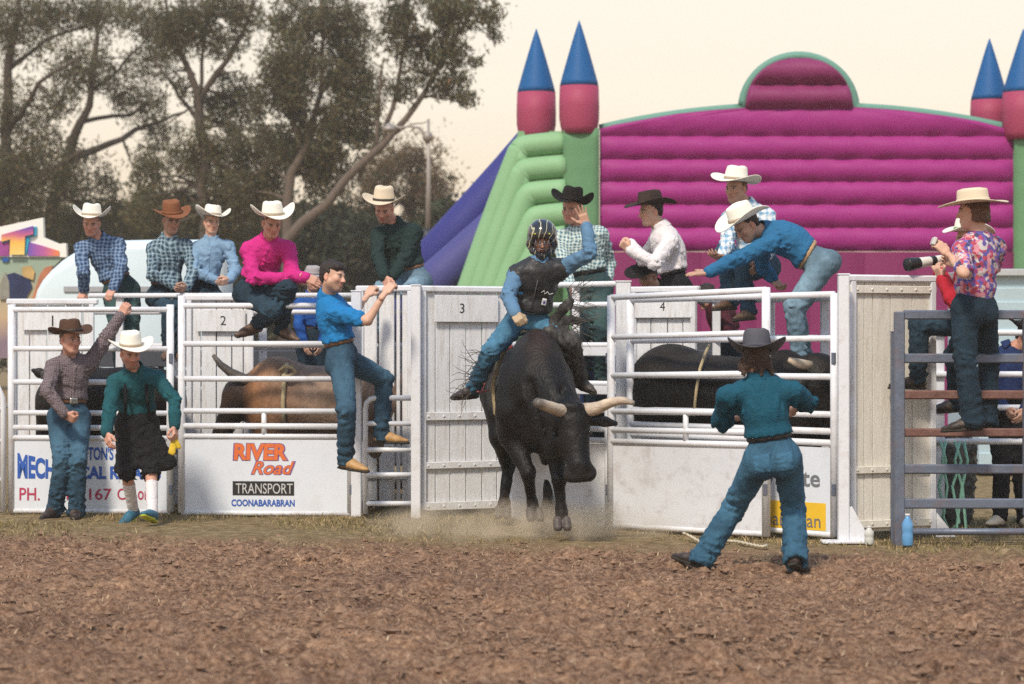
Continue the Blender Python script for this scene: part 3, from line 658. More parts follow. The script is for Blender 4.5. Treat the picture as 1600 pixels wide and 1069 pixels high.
# stacked green rolls of the near side, bending down as the slide wall
for i, (y0, cx_, cyy, bx, by) in enumerate(((226, 812, 232, 716, 500), (263, 815, 268, 735, 500), (301, 822, 305, 752, 500), (338, 832, 342, 770, 500), (374, 842, 378, 790, 500))):
    Yr = YC + .1 - .10 * i
    pts = [P(884, y0 - 3, Yr), P((884 + cx_) / 2 + 4, (y0 + cyy) / 2 - 3, Yr), P(cx_ + 8, cyy - 2, Yr), P(cx_ + 1, cyy + 4, Yr), P(cx_ - 6, cyy + 18, Yr), P((cx_ + bx) / 2 - 2, (cyy + by) / 2, Yr), P(bx, by, Yr)]
    obj('side_roll', tube(spline(pts, 3), .18, 16), grn_lit, ca, True)
obj('side_sheet', extrude([(XX(a, YC + .4), ZZ(b, YC + .4)) for a, b in ((810, 205), (884, 205), (884, 700), (660, 700))], .5, (0, YC + .4, 0), (1, 0, 0), (0, 0, 1), (0, 1, 0)), grn_lit, ca)
obj('slide_tube', tube([P(850, 214, YC + 1.4), P(800, 272, YC + 1.4), P(730, 350, YC + 1.4), P(600, 492, YC + 1.4)], .36, 18), indigo, ca, True)
obj('slide_tube', tube([P(815, 322, YC + .75), P(760, 371, YC + .75), P(700, 424, YC + .75), P(600, 512, YC + .75)], .33, 18), pvc('pale indigo pvc', (.06, .06, .21)), ca, True)
def tower(px, w, ap, base, bot, Yt):
    x = XX(px, Yt); r = w / 2 / F * Yt
    t1 = obj('turret', lathe((x, Yt, 0), [(r * .86, ZZ(bot, Yt) - .1), (r * .95, ZZ(bot, Yt)), (r * 1.02, ZZ(bot - 12, Yt)), (r * 1.03, ZZ((bot + base) / 2, Yt)), (r, ZZ(base, Yt))], 24), rose, ca, True)
    pr = [(r, ZZ(base, Yt))] + [(r * (1 - u) ** .93 + .004, ZZ(base, Yt) + (ZZ(ap, Yt) - ZZ(base, Yt)) * u) for u in np.linspace(.08, 1, 10)]
    obj('cone', lathe((x, Yt, 0), pr, 24), conem, t1, True)
tower(838, 60, 45, 145, 207, YC + .6); tower(905, 61, 32, 135, 199, YC); tower(1546, 58, 60, 157, 204, YC + .6); tower(1599, 64, 45, 145, 208, YC)

# ================================================================== trees
bark = M('gum bark', (.075, .055, .042), .9, .35, 5, .5, 30, stretch=(3, 3, .7)); bark_p = M('pale gum bark', (.115, .085, .066), .85, .35, 4, .4, 30, stretch=(3, 3, .7))
def leafmat(name, col):
    m, t, b = nodes_of(name); N = t.nodes.new; L = t.links.new; at = N('ShaderNodeVertexColor'); at.layer_name = 'Col'
    mu = N('ShaderNodeMixRGB'); mu.blend_type = 'MULTIPLY'; mu.inputs[0].default_value = 1; mu.inputs[1].default_value = (*col, 1); L(at.outputs[0], mu.inputs[2])
    L(mu.outputs[0], b.inputs['Base Color']); b.inputs['Roughness'].default_value = .6; b.inputs['Specular IOR Level'].default_value = .25
    tr = N('ShaderNodeBsdfTranslucent'); L(mu.outputs[0], tr.inputs[0]); mx_ = N('ShaderNodeMixShader'); mx_.inputs[0].default_value = .45
    L(b.outputs[0], mx_.inputs[1]); L(tr.outputs[0], mx_.inputs[2]); L(mx_.outputs[0], t.nodes['Material Output'].inputs[0]); return m
leaf_m = leafmat('gum leaf', (.13, .112, .056)); leaf_b = leafmat('bush leaf', (.06, .068, .038)); leaf_lit = leafmat('warm lit gum leaf', (.20, .14, .075))  # last one: warm light on the low gum put into its leaf colour
def leaves(clusters, r, size=.15, droop=.6, aspect=.2):
    """clusters: (centre, radii, count); long hanging gum leaves through each cluster's volume, thinned by noise so that sky shows"""
    Vv, Cc = [], []
    for c, rad, n in clusters:
        p = r.normal(size=(n * 2, 3)); p /= np.linalg.norm(p, axis=1)[:, None]; p *= (r.random(n * 2) ** .45 * (1 + .35 * np.abs(r.normal(size=n * 2)) * (r.random(n * 2) < .3)))[:, None]
        w = c + p * rad; k = vnoise(w * 1.5, 17) + .35 * vnoise(w * 4.5, 4) > -.2 - .5 * (np.linalg.norm(p, axis=1) < .45); w = w[k][:n]; n_ = len(w)
        d = r.normal(size=(n_, 3)) * .75; d[:, 2] -= droop; d /= np.linalg.norm(d, axis=1)[:, None]; s_ = np.cross(d, r.normal(size=(n_, 3))); s_ /= np.linalg.norm(s_, axis=1)[:, None] + 1e-9
        L_ = (size * (.55 + .8 * r.random(n_)))[:, None]; Wd = L_ * aspect
        v = np.stack([w - d * L_ * .5, w + s_ * Wd * .5 - d * L_ * .05, w + d * L_ * .5, w - s_ * Wd * .5 - d * L_ * .05], 1); Vv.append(v.reshape(-1, 3))
        q = np.repeat((.75 + .5 * r.random((n_, 1))) * (1 + .3 * vnoise(w * .9, 5))[:, None] * np.array((1, 1, 1)), 4, 0); q[:, 0] *= 1 + .15 * np.repeat(r.normal(size=n_), 4); Cc.append(q)
    V_ = np.concatenate(Vv); n = len(V_) // 4
    return V_, np.arange(n * 4).reshape(n, 4), np.clip(np.concatenate(Cc), .2, 2.5)
def gum(label, Y, limbs, clumps, seed, lm=None, size=.16, barkm=None, dens=1.0, name='gum_tree', group=None, droop=.6, aspect=.24):
    """limbs: lists of (column, row, radius m, depth offset); clumps: (column, row, rx px, ry px, leaves, depth offset)"""
    r = np.random.default_rng(seed); k = Y / F; base = P(limbs[0][0][0], limbs[0][0][1], Y); T = thing(name, label, 'tree', (base[0], Y, 0), group)
    pts, wood = [], []
    for L_ in limbs:
        q = [P(a, b, Y + d) for a, b, rr, d in L_]; rr = [c_[2] * .52 for c_ in L_]; Q, R_ = [q[0]], [rr[0]]
        for i in range(len(q) - 1):                   # a little waviness between the traced points
            for u in (.33, .66, 1.0): Q.append(q[i] + (q[i + 1] - q[i]) * u + (r.normal(size=3) * .02 * np.linalg.norm(q[i + 1] - q[i]) if u < 1 else 0)); R_.append(rr[i] + (rr[i + 1] - rr[i]) * u)
        wood.append(tube(Q, R_, 8)); pts += list(zip(Q, R_))
    trunk = [wood[0]]; cl = []
    PP = np.array([p for p, _ in pts]); tw = []
    for (a, b, rx, ry, n, d) in clumps:
        c = P(a, b, Y + d); cl.append((c, np.array((rx * k, rx * k * .9, ry * k)) * 1.22, int(n * dens * (1.75 if name == 'gum_tree' else 1.2))))
        for _ in range(4):
            e = c + r.normal(size=3) * np.array((rx, rx, ry)) * k * .5; j = int(np.argmin(np.linalg.norm(PP - e, axis=1))); s0 = PP[j]; m_ = (s0 + e) / 2 + r.normal(size=3) * .12 * np.linalg.norm(e - s0) + (0, 0, .06 * np.linalg.norm(e - s0))
            r0 = min(pts[j][1] * .5, .05); tw.append(tube([s0, m_, e], [r0, r0 * .6, .012], 5))
    tk = obj('trunk', wood[0], barkm or bark, T, True)
    for w in wood[1:]: obj('limb', w, barkm or bark, T, True)
    if tw: obj('twigs', join(*tw), barkm or bark, T, True)['kind'] = 'stuff'
    v, q, C = leaves(cl, r, size, droop, aspect); obj('crown', (v, q), lm or leaf_m, T, False, C)
    return T
# (column, row, radius, depth) / (column, row, rx, ry, leaves, depth)
gum('tall gum tree with dark crown at the picture edge above the carnival sign', 62,
    [[(-20, 560, .4, 0), (0, 400, .34, 0), (10, 250, .28, 0), (12, 110, .22, 0), (30, 20, .14, 0), (40, -60, .08, 0)], [(14, 200, .16, 0), (60, 130, .11, -1), (130, 85, .06, -1.5)], [(12, 110, .14, 0), (75, 60, .09, 1), (150, 35, .05, 2)], [(0, 320, .2, 0), (70, 270, .13, -1), (130, 235, .08, -1)]],
    [(10, 50, 60, 50, 2000, 0), (75, 20, 60, 35, 1500, 1), (20, 190, 60, 60, 1900, 0), (110, 95, 42, 28, 700, -1), (55, 260, 70, 50, 2400, -.5), (150, 20, 45, 26, 800, 1.5), (95, 160, 30, 22, 380, -1), (10, 330, 70, 70, 2600, 0)], 1)
gum('spreading gum tree with forked trunk behind the brown hat', 66,
    [[(60, 560, .42, 0), (88, 300, .34, 0), (118, 208, .26, 0), (140, 165, .2, 0), (152, 60, .13, 0), (158, -40, .07, 0)], [(100, 255, .22, 0), (170, 225, .17, 0), (235, 195, .12, 1), (290, 175, .06, 2)], [(130, 190, .13, 0), (205, 180, .09, 1), (255, 150, .05, 1)], [(145, 140, .12, 0), (185, 110, .08, 1), (230, 60, .05, 1)]],
    [(165, 95, 40, 40, 700, 0), (205, 25, 55, 36, 1200, 1), (230, 105, 36, 28, 520, 1), (225, 165, 40, 28, 800, 1), (265, 60, 50, 42, 1300, 1), (120, 130, 32, 26, 420, 0), (185, 150, 26, 20, 320, 0), (255, 210, 30, 26, 420, 1.5), (95, 290, 75, 50, 2300, 0), (170, 330, 70, 45, 2200, 1), (120, 395, 90, 50, 2400, 0)], 2)
gum('gum tree with thin upright limbs above the pink shirt and white hats', 60,
    [[(318, 560, .34, 0), (322, 330, .28, 0), (312, 200, .24, 0), (310, 150, .2, 0), (285, 90, .13, 0), (262, 20, .08, 0), (255, -40, .05, 0)], [(311, 160, .17, 0), (355, 95, .12, 0), (385, 40, .08, 0), (405, -30, .05, 0)], [(310, 190, .12, 0), (270, 130, .08, 1), (240, 95, .05, 1)], [(312, 150, .12, 0), (318, 70, .08, 0), (325, -20, .05, 0)]],
    [(300, 25, 60, 34, 1700, 0), (370, 22, 42, 30, 1000, 0), (345, 65, 40, 26, 600, 0), (262, 60, 34, 34, 620, 0), (360, 160, 48, 40, 1500, 1), (395, 215, 50, 46, 1900, 1), (335, 235, 40, 46, 1300, 0), (290, 255, 30, 26, 600, 0), (285, 130, 26, 22, 260, 0), (350, 310, 60, 50, 2300, .5), (255, 330, 55, 40, 1900, 1), (240, 260, 36, 30, 700, 1), (395, 330, 60, 60, 2200, 1)], 3)
gum('dense gum tree with pale forked trunk behind the cowboy in pink', 58,
    [[(445, 560, .3, 0), (448, 330, .24, 0), (455, 270, .21, 0), (480, 225, .17, 0), (500, 150, .12, 0), (505, 60, .08, 0), (500, -30, .05, 0)], [(470, 240, .14, 0), (452, 160, .1, 0), (440, 80, .06, 0)], [(480, 60, .06, 0), (470, 20, .05, 0), (430, -20, .03, 0)], [(500, 150, .08, 0), (545, 90, .05, 0)]],
    [(480, 95, 62, 48, 2600, 0), (445, 150, 52, 44, 2000, 0), (530, 120, 46, 46, 1700, 0), (500, 30, 56, 34, 1500, 0), (555, 50, 36, 40, 900, 0), (440, 35, 36, 32, 620, 0), (520, 190, 56, 46, 2200, 0), (450, 235, 56, 42, 2000, 1), (560, 215, 36, 36, 900, 0), (405, 290, 46, 40, 1500, 1), (500, 265, 60, 40, 2100, 1), (575, 140, 30, 30, 500, 0), (430, 100, 30, 26, 400, 0)], 4, barkm=bark_p)
gum('leaning gum tree reaching over the lamp post with open crown', 54,
    [[(380, 520, .3, 0), (440, 385, .24, 0), (540, 280, .2, 0), (600, 225, .17, 0), (650, 165, .12, 0), (690, 95, .08, 0), (730, 30, .05, 0), (745, -20, .03, 0)], [(600, 225, .12, 0), (622, 130, .09, 0), (635, 60, .06, 0), (650, -10, .04, 0)], [(640, 175, .1, 0), (685, 110, .07, 0), (712, 70, .05, 0)], [(660, 150, .06, 0), (700, 155, .04, 0), (722, 160, .025, 0)], [(590, 235, .1, 0), (592, 150, .07, 0), (600, 90, .04, 0)], [(610, 215, .05, 0), (640, 195, .03, 0), (668, 190, .02, 0)]],
    [(690, 22, 56, 30, 1500, 0), (650, 60, 46, 34, 1050, 0), (705, 82, 34, 24, 560, 0), (755, 25, 28, 24, 420, 0), (725, 155, 20, 13, 190, 0), (668, 115, 34, 22, 420, 0), (630, 25, 32, 30, 520, 0), (772, 58, 12, 12, 70, 0), (690, 140, 24, 14, 200, 0), (625, 150, 22, 26, 260, 0), (745, 95, 14, 10, 60, 0), (715, 125, 22, 14, 170, 0), (590, 170, 22, 26, 260, 0)], 5, barkm=bark_p)
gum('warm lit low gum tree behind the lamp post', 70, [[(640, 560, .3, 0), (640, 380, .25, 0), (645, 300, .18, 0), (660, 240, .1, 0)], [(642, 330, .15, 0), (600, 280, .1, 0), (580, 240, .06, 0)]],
    [(650, 250, 42, 40, 1300, 0), (610, 265, 46, 36, 1300, 0), (680, 285, 30, 26, 600, 0), (590, 300, 46, 40, 1700, 0), (650, 320, 46, 36, 1700, 0), (620, 370, 60, 40, 2000, 0)], 6, leaf_lit, group=None)
for i, (px, row, w, n, lab) in enumerate(((20, 400, 110, 4200, 'dark bush at the picture edge behind the carnival sign'), (150, 385, 100, 4200, 'dark bush behind the cowboy leaning on the gate'), (265, 370, 95, 4200, 'tall dark bush behind the brown hat and the boy'), (380, 395, 95, 4000, 'dark bush behind the pink shirt'), (495, 385, 95, 3800, 'olive bush between the pink and the dark green shirt'), (590, 400, 80, 3000, 'olive bush behind the cream hat'), (700, 360, 46, 1500, 'low green bush between the lamp post and the blue slide'), (735, 400, 60, 1600, 'low bush half hidden by the blue slide tubes'))):
    gum(lab, 74 - i, [[(px, 560, .2, 0), (px + 4, row + 50, .12, 0), (px - 8, row, .07, 0)]],
        [(px, row, w * .8, 60 if w > 70 else 40, n, 0), (px - w * .4, row + 45, w * .6, 60, n * .5, 0), (px + w * .4, row + 40, w * .6, 60, n * .5, 0), (px, row + 110, w, 60, n * .5, 0)], 20 + i, leaf_b, .3, name='bush', group='bushes beyond the showground', aspect=.4, droop=.3)

# ================================================================== lamp post
grey_m = M('grey lamp metal', (.32, .28, .25), .5, .1, metal=.4); black_m = M('black iron', (.03, .03, .035), .5, .2, metal=.3)
lp = thing('lamp_post', 'grey lamp post with curved arm and black ornate base behind the dark green shirt', 'lamp post', (XX(668, 48), 48, 0))
X0 = XX(668, 48)
obj('pole', tube([(X0, 48, ZZ(372, 48)), (X0 + .02, 48, ZZ(290, 48)), (X0 + .02, 48, ZZ(186, 48))], [.055, .045, .025], 12), grey_m, lp, True)
obj('base', lathe((X0, 48, 0), [(.17, 0), (.17, .6), (.11, .75), (.11, ZZ(385, 48)), (.16, ZZ(378, 48)), (.16, ZZ(366, 48)), (.09, ZZ(358, 48))], 14), black_m, lp, True)
obj('arm', tube([P(667, 225, 48), P(664, 210, 48), P(655, 200, 48), P(640, 197, 48), P(625, 200, 48), P(612, 196, 48)], [.03, .03, .028, .026, .024, .02], 8), grey_m, lp, True)
obj('collar', lathe((X0, 48, 0), [(.05, ZZ(222, 48)), (.1, ZZ(218, 48)), (.1, ZZ(210, 48)), (.05, ZZ(206, 48))], 12), grey_m, lp, True)
obj('lamp_head', lathe((XX(608, 48), 48, 0), [(.03, ZZ(192, 48)), (.12, ZZ(199, 48)), (.15, ZZ(203, 48)), (.05, ZZ(207, 48))], 12), grey_m, lp, True)

# ================================================================== carnival stall and sign, horse float, hut
def gradmat(name, axis, stops, scale, off, rough=.5):
    m, t, b = nodes_of(name); N = t.nodes.new; L = t.links.new; tc = N('ShaderNodeTexCoord'); s_ = N('ShaderNodeSeparateXYZ'); L(tc.outputs['Object'], s_.inputs[0])
    ma = N('ShaderNodeMath'); ma.operation = 'MULTIPLY_ADD'; ma.inputs[1].default_value = scale; ma.inputs[2].default_value = off; L(s_.outputs[axis], ma.inputs[0])
    nz = N('ShaderNodeTexNoise'); nz.inputs['Scale'].default_value = 3; L(tc.outputs['Object'], nz.inputs['Vector']); a2 = N('ShaderNodeMath'); a2.operation = 'MULTIPLY_ADD'; a2.inputs[1].default_value = .25; L(nz.outputs['Fac'], a2.inputs[0]); L(ma.outputs[0], a2.inputs[2])
    r = N('ShaderNodeValToRGB'); e = r.color_ramp.elements; e[0].position, e[0].color = stops[0][0], (*stops[0][1], 1); e[1].position, e[1].color = stops[-1][0], (*stops[-1][1], 1)
    for p_, c_ in stops[1:-1]: x = e.new(p_); x.color = (*c_, 1)
    L(a2.outputs[0], r.inputs[0]); L(r.outputs[0], b.inputs['Base Color']); b.inputs['Roughness'].default_value = rough; return m
YS = 30.0
st = thing('carnival_stall', 'carnival stall with stepped white sign and painted letter T above a mural', 'stall', (XX(20, YS), YS, 0))
def flat(name, poly, d, y, mat, parent=None): return obj(name, extrude([(XX(a, y), ZZ(b, y)) for a, b in poly], d, (0, y, 0), (1, 0, 0), (0, 0, 1), (0, 1, 0)), mat, parent or st)
flat('sign_board', [(-80, 366), (2, 354), (67, 340), (68, 371), (92, 381), (103, 380), (104, 402), (-80, 402)], .12, YS, M('sign board white', (.80, .78, .72), .5, .04))
tg = gradmat('painted letter gradient', 'X', [(0, (.85, .62, .12)), (.45, (.85, .45, .12)), (.7, (.45, .10, .28)), (1, (.12, .07, .35))], 1.5, 10.1 - .6)
tg = gradmat('painted letter', 'Z', [(.0, (.85, .60, .20)), (.5, (.85, .45, .08)), (.75, (.55, .12, .22)), (1, (.12, .06, .36))], 2.5, -2.61 * 2.5 - .02)
flat('letter_shadow', [(3, 369), (57, 354), (57, 368), (47, 370), (41, 398), (17, 398), (18, 376), (3, 380)], .03, YS - .03, M('cyan paint', (.03, .32, .50), .5))
flat('letter', [(2, 367), (52, 353), (52, 366), (39, 369), (38, 398), (15, 398), (16, 374), (2, 378)], .03, YS - .06, tg)
flat('painted_swoosh', [(44, 378), (66, 384), (92, 392), (92, 400), (44, 400)], .02, YS - .02, gradmat('swoosh', 'X', [(0, (.10, .08, .45)), (.5, (.45, .10, .30)), (1, (.80, .22, .05))], 2.4, -.55))
flat('painted_block', [(-60, 378), (14, 376), (14, 400), (-60, 400)], .02, YS - .02, M('purple paint', (.30, .06, .25), .5, .4, 2))
mur = gradmat('mural paint', 'Z', [(0, (.22, .16, .20)), (.35, (.50, .36, .22)), (.65, (.42, .36, .24)), (1, (.28, .36, .28))], 1.1, -1.8)
flat('mural', [(-80, 403), (98, 403), (70, 430), (45, 560), (-80, 560)], .1, YS + .02, mur)
flat('mural_figure', [(8, 430), (22, 426), (46, 436), (50, 448), (40, 466), (14, 468), (10, 450)], .02, YS - .005, M('navy paint', (.02, .03, .09), .5, .5, 3)); flat('mural_figure', [(0, 445), (8, 425), (14, 440), (15, 468), (0, 468)], .02, YS - .01, M('grey paint', (.25, .24, .2), .6, .3))
flat('mural_figure', [(62, 430), (70, 418), (82, 415), (78, 440), (58, 468), (50, 468)], .02, YS - .005, M('orange brown paint', (.45, .17, .09), .6, .3)); flat('mural_figure', [(34, 418), (48, 415), (54, 425), (52, 438), (36, 432)], .02, YS - .008, M('ochre paint', (.50, .33, .13), .6, .3)); flat('mural_oval', [(3, 404), (9, 401), (14, 404), (14, 408), (8, 410), (3, 408)], .02, YS - .006, M('deep blue paint', (.02, .09, .3), .5))
YV = 25.5
hf_ = thing('horse_float', 'rounded pale blue white horse float behind the leaning cowboy', 'trailer', (XX(180, YV), YV + 1, 0))
hfm = M('pale blue white fibreglass', (.62, .72, .76), .3, .04, 1.5, .0, spec=.5, coat=.3)
prof = [(52, 466), (56, 452), (64, 438), (78, 422), (96, 406), (116, 393), (140, 383), (165, 377), (195, 375), (240, 374), (330, 374)]
v, f = [], []; ys = [YV + .12, YV, YV + .02, YV + 1.9, YV + 2.0]; ins = [-.0, 0, 0, 0, 0]; nprof = len(prof) + 2
for j, (yy, inset) in enumerate(((YV, .10), (YV + .03, .03), (YV + .10, 0), (YV + 1.9, 0), (YV + 2.0, .1))):
    pp = [(XX(52, YV) + inset * .5, .45)] + [(XX(a, YV) + inset * (.6 if i < 8 else 0), ZZ(b, YV) - inset * (1 if i > 3 else .5)) for i, (a, b) in enumerate(prof)] + [(XX(330, YV) - inset, .45)]
    v += [(a, yy, b) for a, b in pp]
for j in range(4):
    for i in range(nprof - 1): a = j * nprof + i; f.append((a, a + nprof, a + nprof + 1, a + 1))
f.append(tuple(range(nprof))); f.append(tuple(4 * nprof + i for i in range(nprof - 1, -1, -1)))
obj('body', (v, [q[::-1] for q in f]), hfm, hf_, True)
obj('trim_strip', box((XX(210, YV), YV - .012, ZZ(452, YV)), (.75, .008, .03), None, .004), M('silver trim', (.45, .47, .5), .35, .1, metal=.6), hf_)
for x in (-4.2, -3.7): 
    w = obj('wheel', (lathe((0, 0, 0), [(.20, -.1), (.31, -.1), (.33, -.06), (.33, .06), (.31, .1), (.20, .1)], 24)[0] @ np.array(((1, 0, 0), (0, 0, 1), (0, 1, 0))) + (x, YV + .1, .33), lathe((0, 0, 0), [(.20, -.1), (.31, -.1), (.33, -.06), (.33, .06), (.31, .1), (.20, .1)], 24)[1]), black_m, hf_, True)
hut = thing('weatherboard_hut', 'pale blue weatherboard hut behind the photographers', 'hut', (XX(1620, 27), 27, 0))
hm_ = M('pale blue weatherboard', (.45, .58, .64), .6, .06, 4, .1)
for k in range(14):
    z = .1 + .155 * k; c = np.array((XX(1640, 27), 27 - .0, z + .08)); a = .12; obj('weatherboard', box(c, (.8, .012, .086), np.array(((1, 0, 0), (0, cos(a), sin(a)), (0, -sin(a), cos(a)))), .003), hm_, hut)
obj('hut_wall', box((XX(1640, 27), 28.0, 1.15), (.79, .96, 1.1)), hm_, hut); obj('roof', box((XX(1640, 27), 28.0, 2.3), (.88, 1.1, .04), None, .01), M('roof tin', (.5, .52, .53), .4, .1, metal=.3), hut)
# dark yard behind the chutes: cattle trailer and low rails
yb = thing('stock_crate', 'dark stock crate truck body seen between the chute rails', 'truck', (-1.2, 24.6, 0))
dk = M('dark crate steel', (.05, .055, .07), .6, .3, 3)
for k in range(6): obj('side_slat', box((-1.0, 24.5, .35 + .2 * k), (3.6, .02, .085), None, .01), dk, yb)
for x in np.arange(-4.5, 2.6, .9): obj('crate_post', box((x, 24.54, .75), (.03, .02, .75)), dk, yb)
obj('crate_floor', box((-1.0, 25.4, .3), (3.6, .85, .05)), dk, yb)
obj('crate_back', box((-1.0, 26.2, .9), (3.6, .03, .62)), dk, yb)
# ------------------------------------------------------------------ cloth, skin, leather
M('skin', (1, 1, 1), .55, .05, 14, .08, 120, attr=True, spec=.35)
def denim(name, col, v=.3): return M(name, col, .85, v, 10, .25, 220, stretch=(1.4, 1.4, .8), attr=True, spec=.2, fold=.28, fs=7)
def cloth(name, col, v=.1, **k): return M(name, col, .85, v, 9, .18, 90, spec=.2, fold=.28, fs=8, **k)
def felt(name, col, v=.08, dirt=None): return M(name, col, .9, v, 12, .15, 150, spec=.15, dirt=dirt, da=.35, ds=9)
def leather(name, col): return M(name, col, .5, .3, 14, .25, 60, spec=.4, dirt=(.30, .22, .15), da=.5, ds=12)
def plaid(name, base, line, dark, sc_=16.0, wl=.55):
    if name in MATS: return MATS[name]
    m, t, b = nodes_of(name); N = t.nodes.new; L = t.links.new
    tc = N('ShaderNodeTexCoord'); nz = N('ShaderNodeTexNoise'); nz.inputs['Scale'].default_value = 4.5
    L(tc.outputs['Object'], nz.inputs['Vector'])
    ad = N('ShaderNodeMixRGB'); ad.blend_type = 'ADD'; ad.inputs[0].default_value = .13; L(tc.outputs['Object'], ad.inputs[1]); L(nz.outputs['Color'], ad.inputs[2])
    prev = None; cols = N('ShaderNodeRGB'); cols.outputs[0].default_value = (*base, 1); out = cols.outputs[0]
    for ax, mul, c, thr, amt in (('X', 1, dark, .15, .7), ('Z', 1, dark, .15, .7), ('X', 1, line, .9, wl), ('Z', 1, line, .9, wl), ('X', 2, line, .94, wl * .6), ('Z', 2, line, .94, wl * .6)):
        w = N('ShaderNodeTexWave'); w.wave_type = 'BANDS'; w.bands_direction = ax; w.inputs['Scale'].default_value = sc_ * mul * .5; w.inputs['Phase Offset'].default_value = .9 * mul
        L(ad.outputs[0], w.inputs['Vector'])
        r = N('ShaderNodeMapRange'); r.inputs[1].default_value = thr - .1; r.inputs[2].default_value = thr + .1; r.inputs[4].default_value = amt
        L(w.outputs['Fac'], r.inputs[0]); mxx = N('ShaderNodeMixRGB'); mxx.inputs[2].default_value = (*c, 1)
        if thr < .5: r.inputs[1].default_value, r.inputs[2].default_value = .45, .25
        L(r.outputs[0], mxx.inputs[0]); L(out, mxx.inputs[1]); out = mxx.outputs[0]
    L(out, b.inputs['Base Color']); b.inputs['Roughness'].default_value = .85; b.inputs['Specular IOR Level'].default_value = .2
    n3 = N('ShaderNodeTexNoise'); n3.inputs['Scale'].default_value = 70; L(tc.outputs['Object'], n3.inputs['Vector']); bp = N('ShaderNodeBump'); bp.inputs['Strength'].default_value = .2; bp.inputs['Distance'].default_value = .02
    L(n3.outputs['Fac'], bp.inputs['Height']); L(bp.outputs[0], b.inputs['Normal'])
    n4 = N('ShaderNodeTexNoise'); n4.inputs['Scale'].default_value = 11; n4.inputs['Detail'].default_value = 2.5; n4.inputs['Distortion'].default_value = 1.2; L(tc.outputs['Object'], n4.inputs['Vector'])
    b4 = N('ShaderNodeBump'); b4.inputs['Strength'].default_value = .35; b4.inputs['Distance'].default_value = .09; L(n4.outputs['Fac'], b4.inputs['Height']); L(b4.outputs[0], bp.inputs['Normal'])
    MATS[name] = m; return m
def floral(name):
    m, t, b = nodes_of(name); N = t.nodes.new; L = t.links.new
    tc = N('ShaderNodeTexCoord'); nz = N('ShaderNodeTexNoise'); nz.inputs['Scale'].default_value = 30; L(tc.outputs['Object'], nz.inputs['Vector'])
    ad = N('ShaderNodeMixRGB'); ad.blend_type = 'ADD'; ad.inputs[0].default_value = .04; L(tc.outputs['Object'], ad.inputs[1]); L(nz.outputs['Color'], ad.inputs[2])
    vo = N('ShaderNodeTexVoronoi'); vo.inputs['Scale'].default_value = 34; L(ad.outputs[0], vo.inputs['Vector'])
    sx = N('ShaderNodeSeparateColor'); L(vo.outputs['Color'], sx.inputs[0])
    r = N('ShaderNodeValToRGB'); r.color_ramp.interpolation = 'CONSTANT'; e = r.color_ramp.elements
    e[0].color = (.55, .50, .50, 1); e[1].position = .2; e[1].color = (.10, .08, .30, 1)
    for p_, c_ in ((.36, (.42, .06, .10)), (.5, (.16, .13, .42)), (.62, (.60, .25, .30)), (.74, (.05, .05, .14)), (.84, (.50, .30, .25)), (.92, (.30, .05, .20))):
        x = e.new(p_); x.color = (*c_, 1)
    L(sx.outputs[0], r.inputs[0]); L(r.outputs[0], b.inputs['Base Color']); b.inputs['Roughness'].default_value = .85
    MATS[name] = m; return m
M('sole', (.03, .025, .02), .8, .2)
jean_mid = denim('denim mid blue', (.036, .088, .14)); jean_dark = denim('denim dark', (.016, .036, .056)); jean_light = denim('denim light', (.14, .225, .29)); jean_black = denim('denim black', (.012, .014, .018))
jean_green = denim('denim green grey', (.035, .075, .08)); jean_bright = denim('denim bright blue', (.045, .132, .215))
belt_brown = leather('belt brown', (.16, .07, .03)); belt_black = M('belt black', (.012, .011, .011), .5, .2, 14); belt_tan = leather('belt tan', (.42, .26, .13)); M('silver', (.6, .58, .52), .3, .1, metal=.9)
boot_brown = leather('boot brown', (.10, .055, .035)); boot_tan = leather('boot tan', (.45, .26, .10)); boot_dark = leather('boot dark', (.03, .022, .02))
hat_white = felt('hat white straw', (.80, .76, .67), .04); hat_cream = felt('hat cream straw', (.66, .56, .42), .06); hat_brown = felt('hat brown felt', (.22, .09, .045), .12); hat_dkbrown = felt('hat dark brown felt', (.085, .045, .03), .15, (.2, .13, .09))
hat_black = felt('hat black felt', (.014, .012, .012), .2); hat_grey = felt('hat grey felt', (.085, .085, .10), .12); hat_choc = felt('hat chocolate felt', (.04, .027, .024), .12, (.12, .09, .07))
band_dark = M('hat band dark', (.03, .025, .02), .6)
hair_dark = M('hair dark', (.022, .013, .010), .5, .3, 60, .5, 150, spec=.4); hair_brown = M('hair brown', (.12, .055, .028), .5, .35, 50, .5, 150); hair_fair = M('hair fair', (.28, .17, .08), .5, .3, 50, .5, 150)
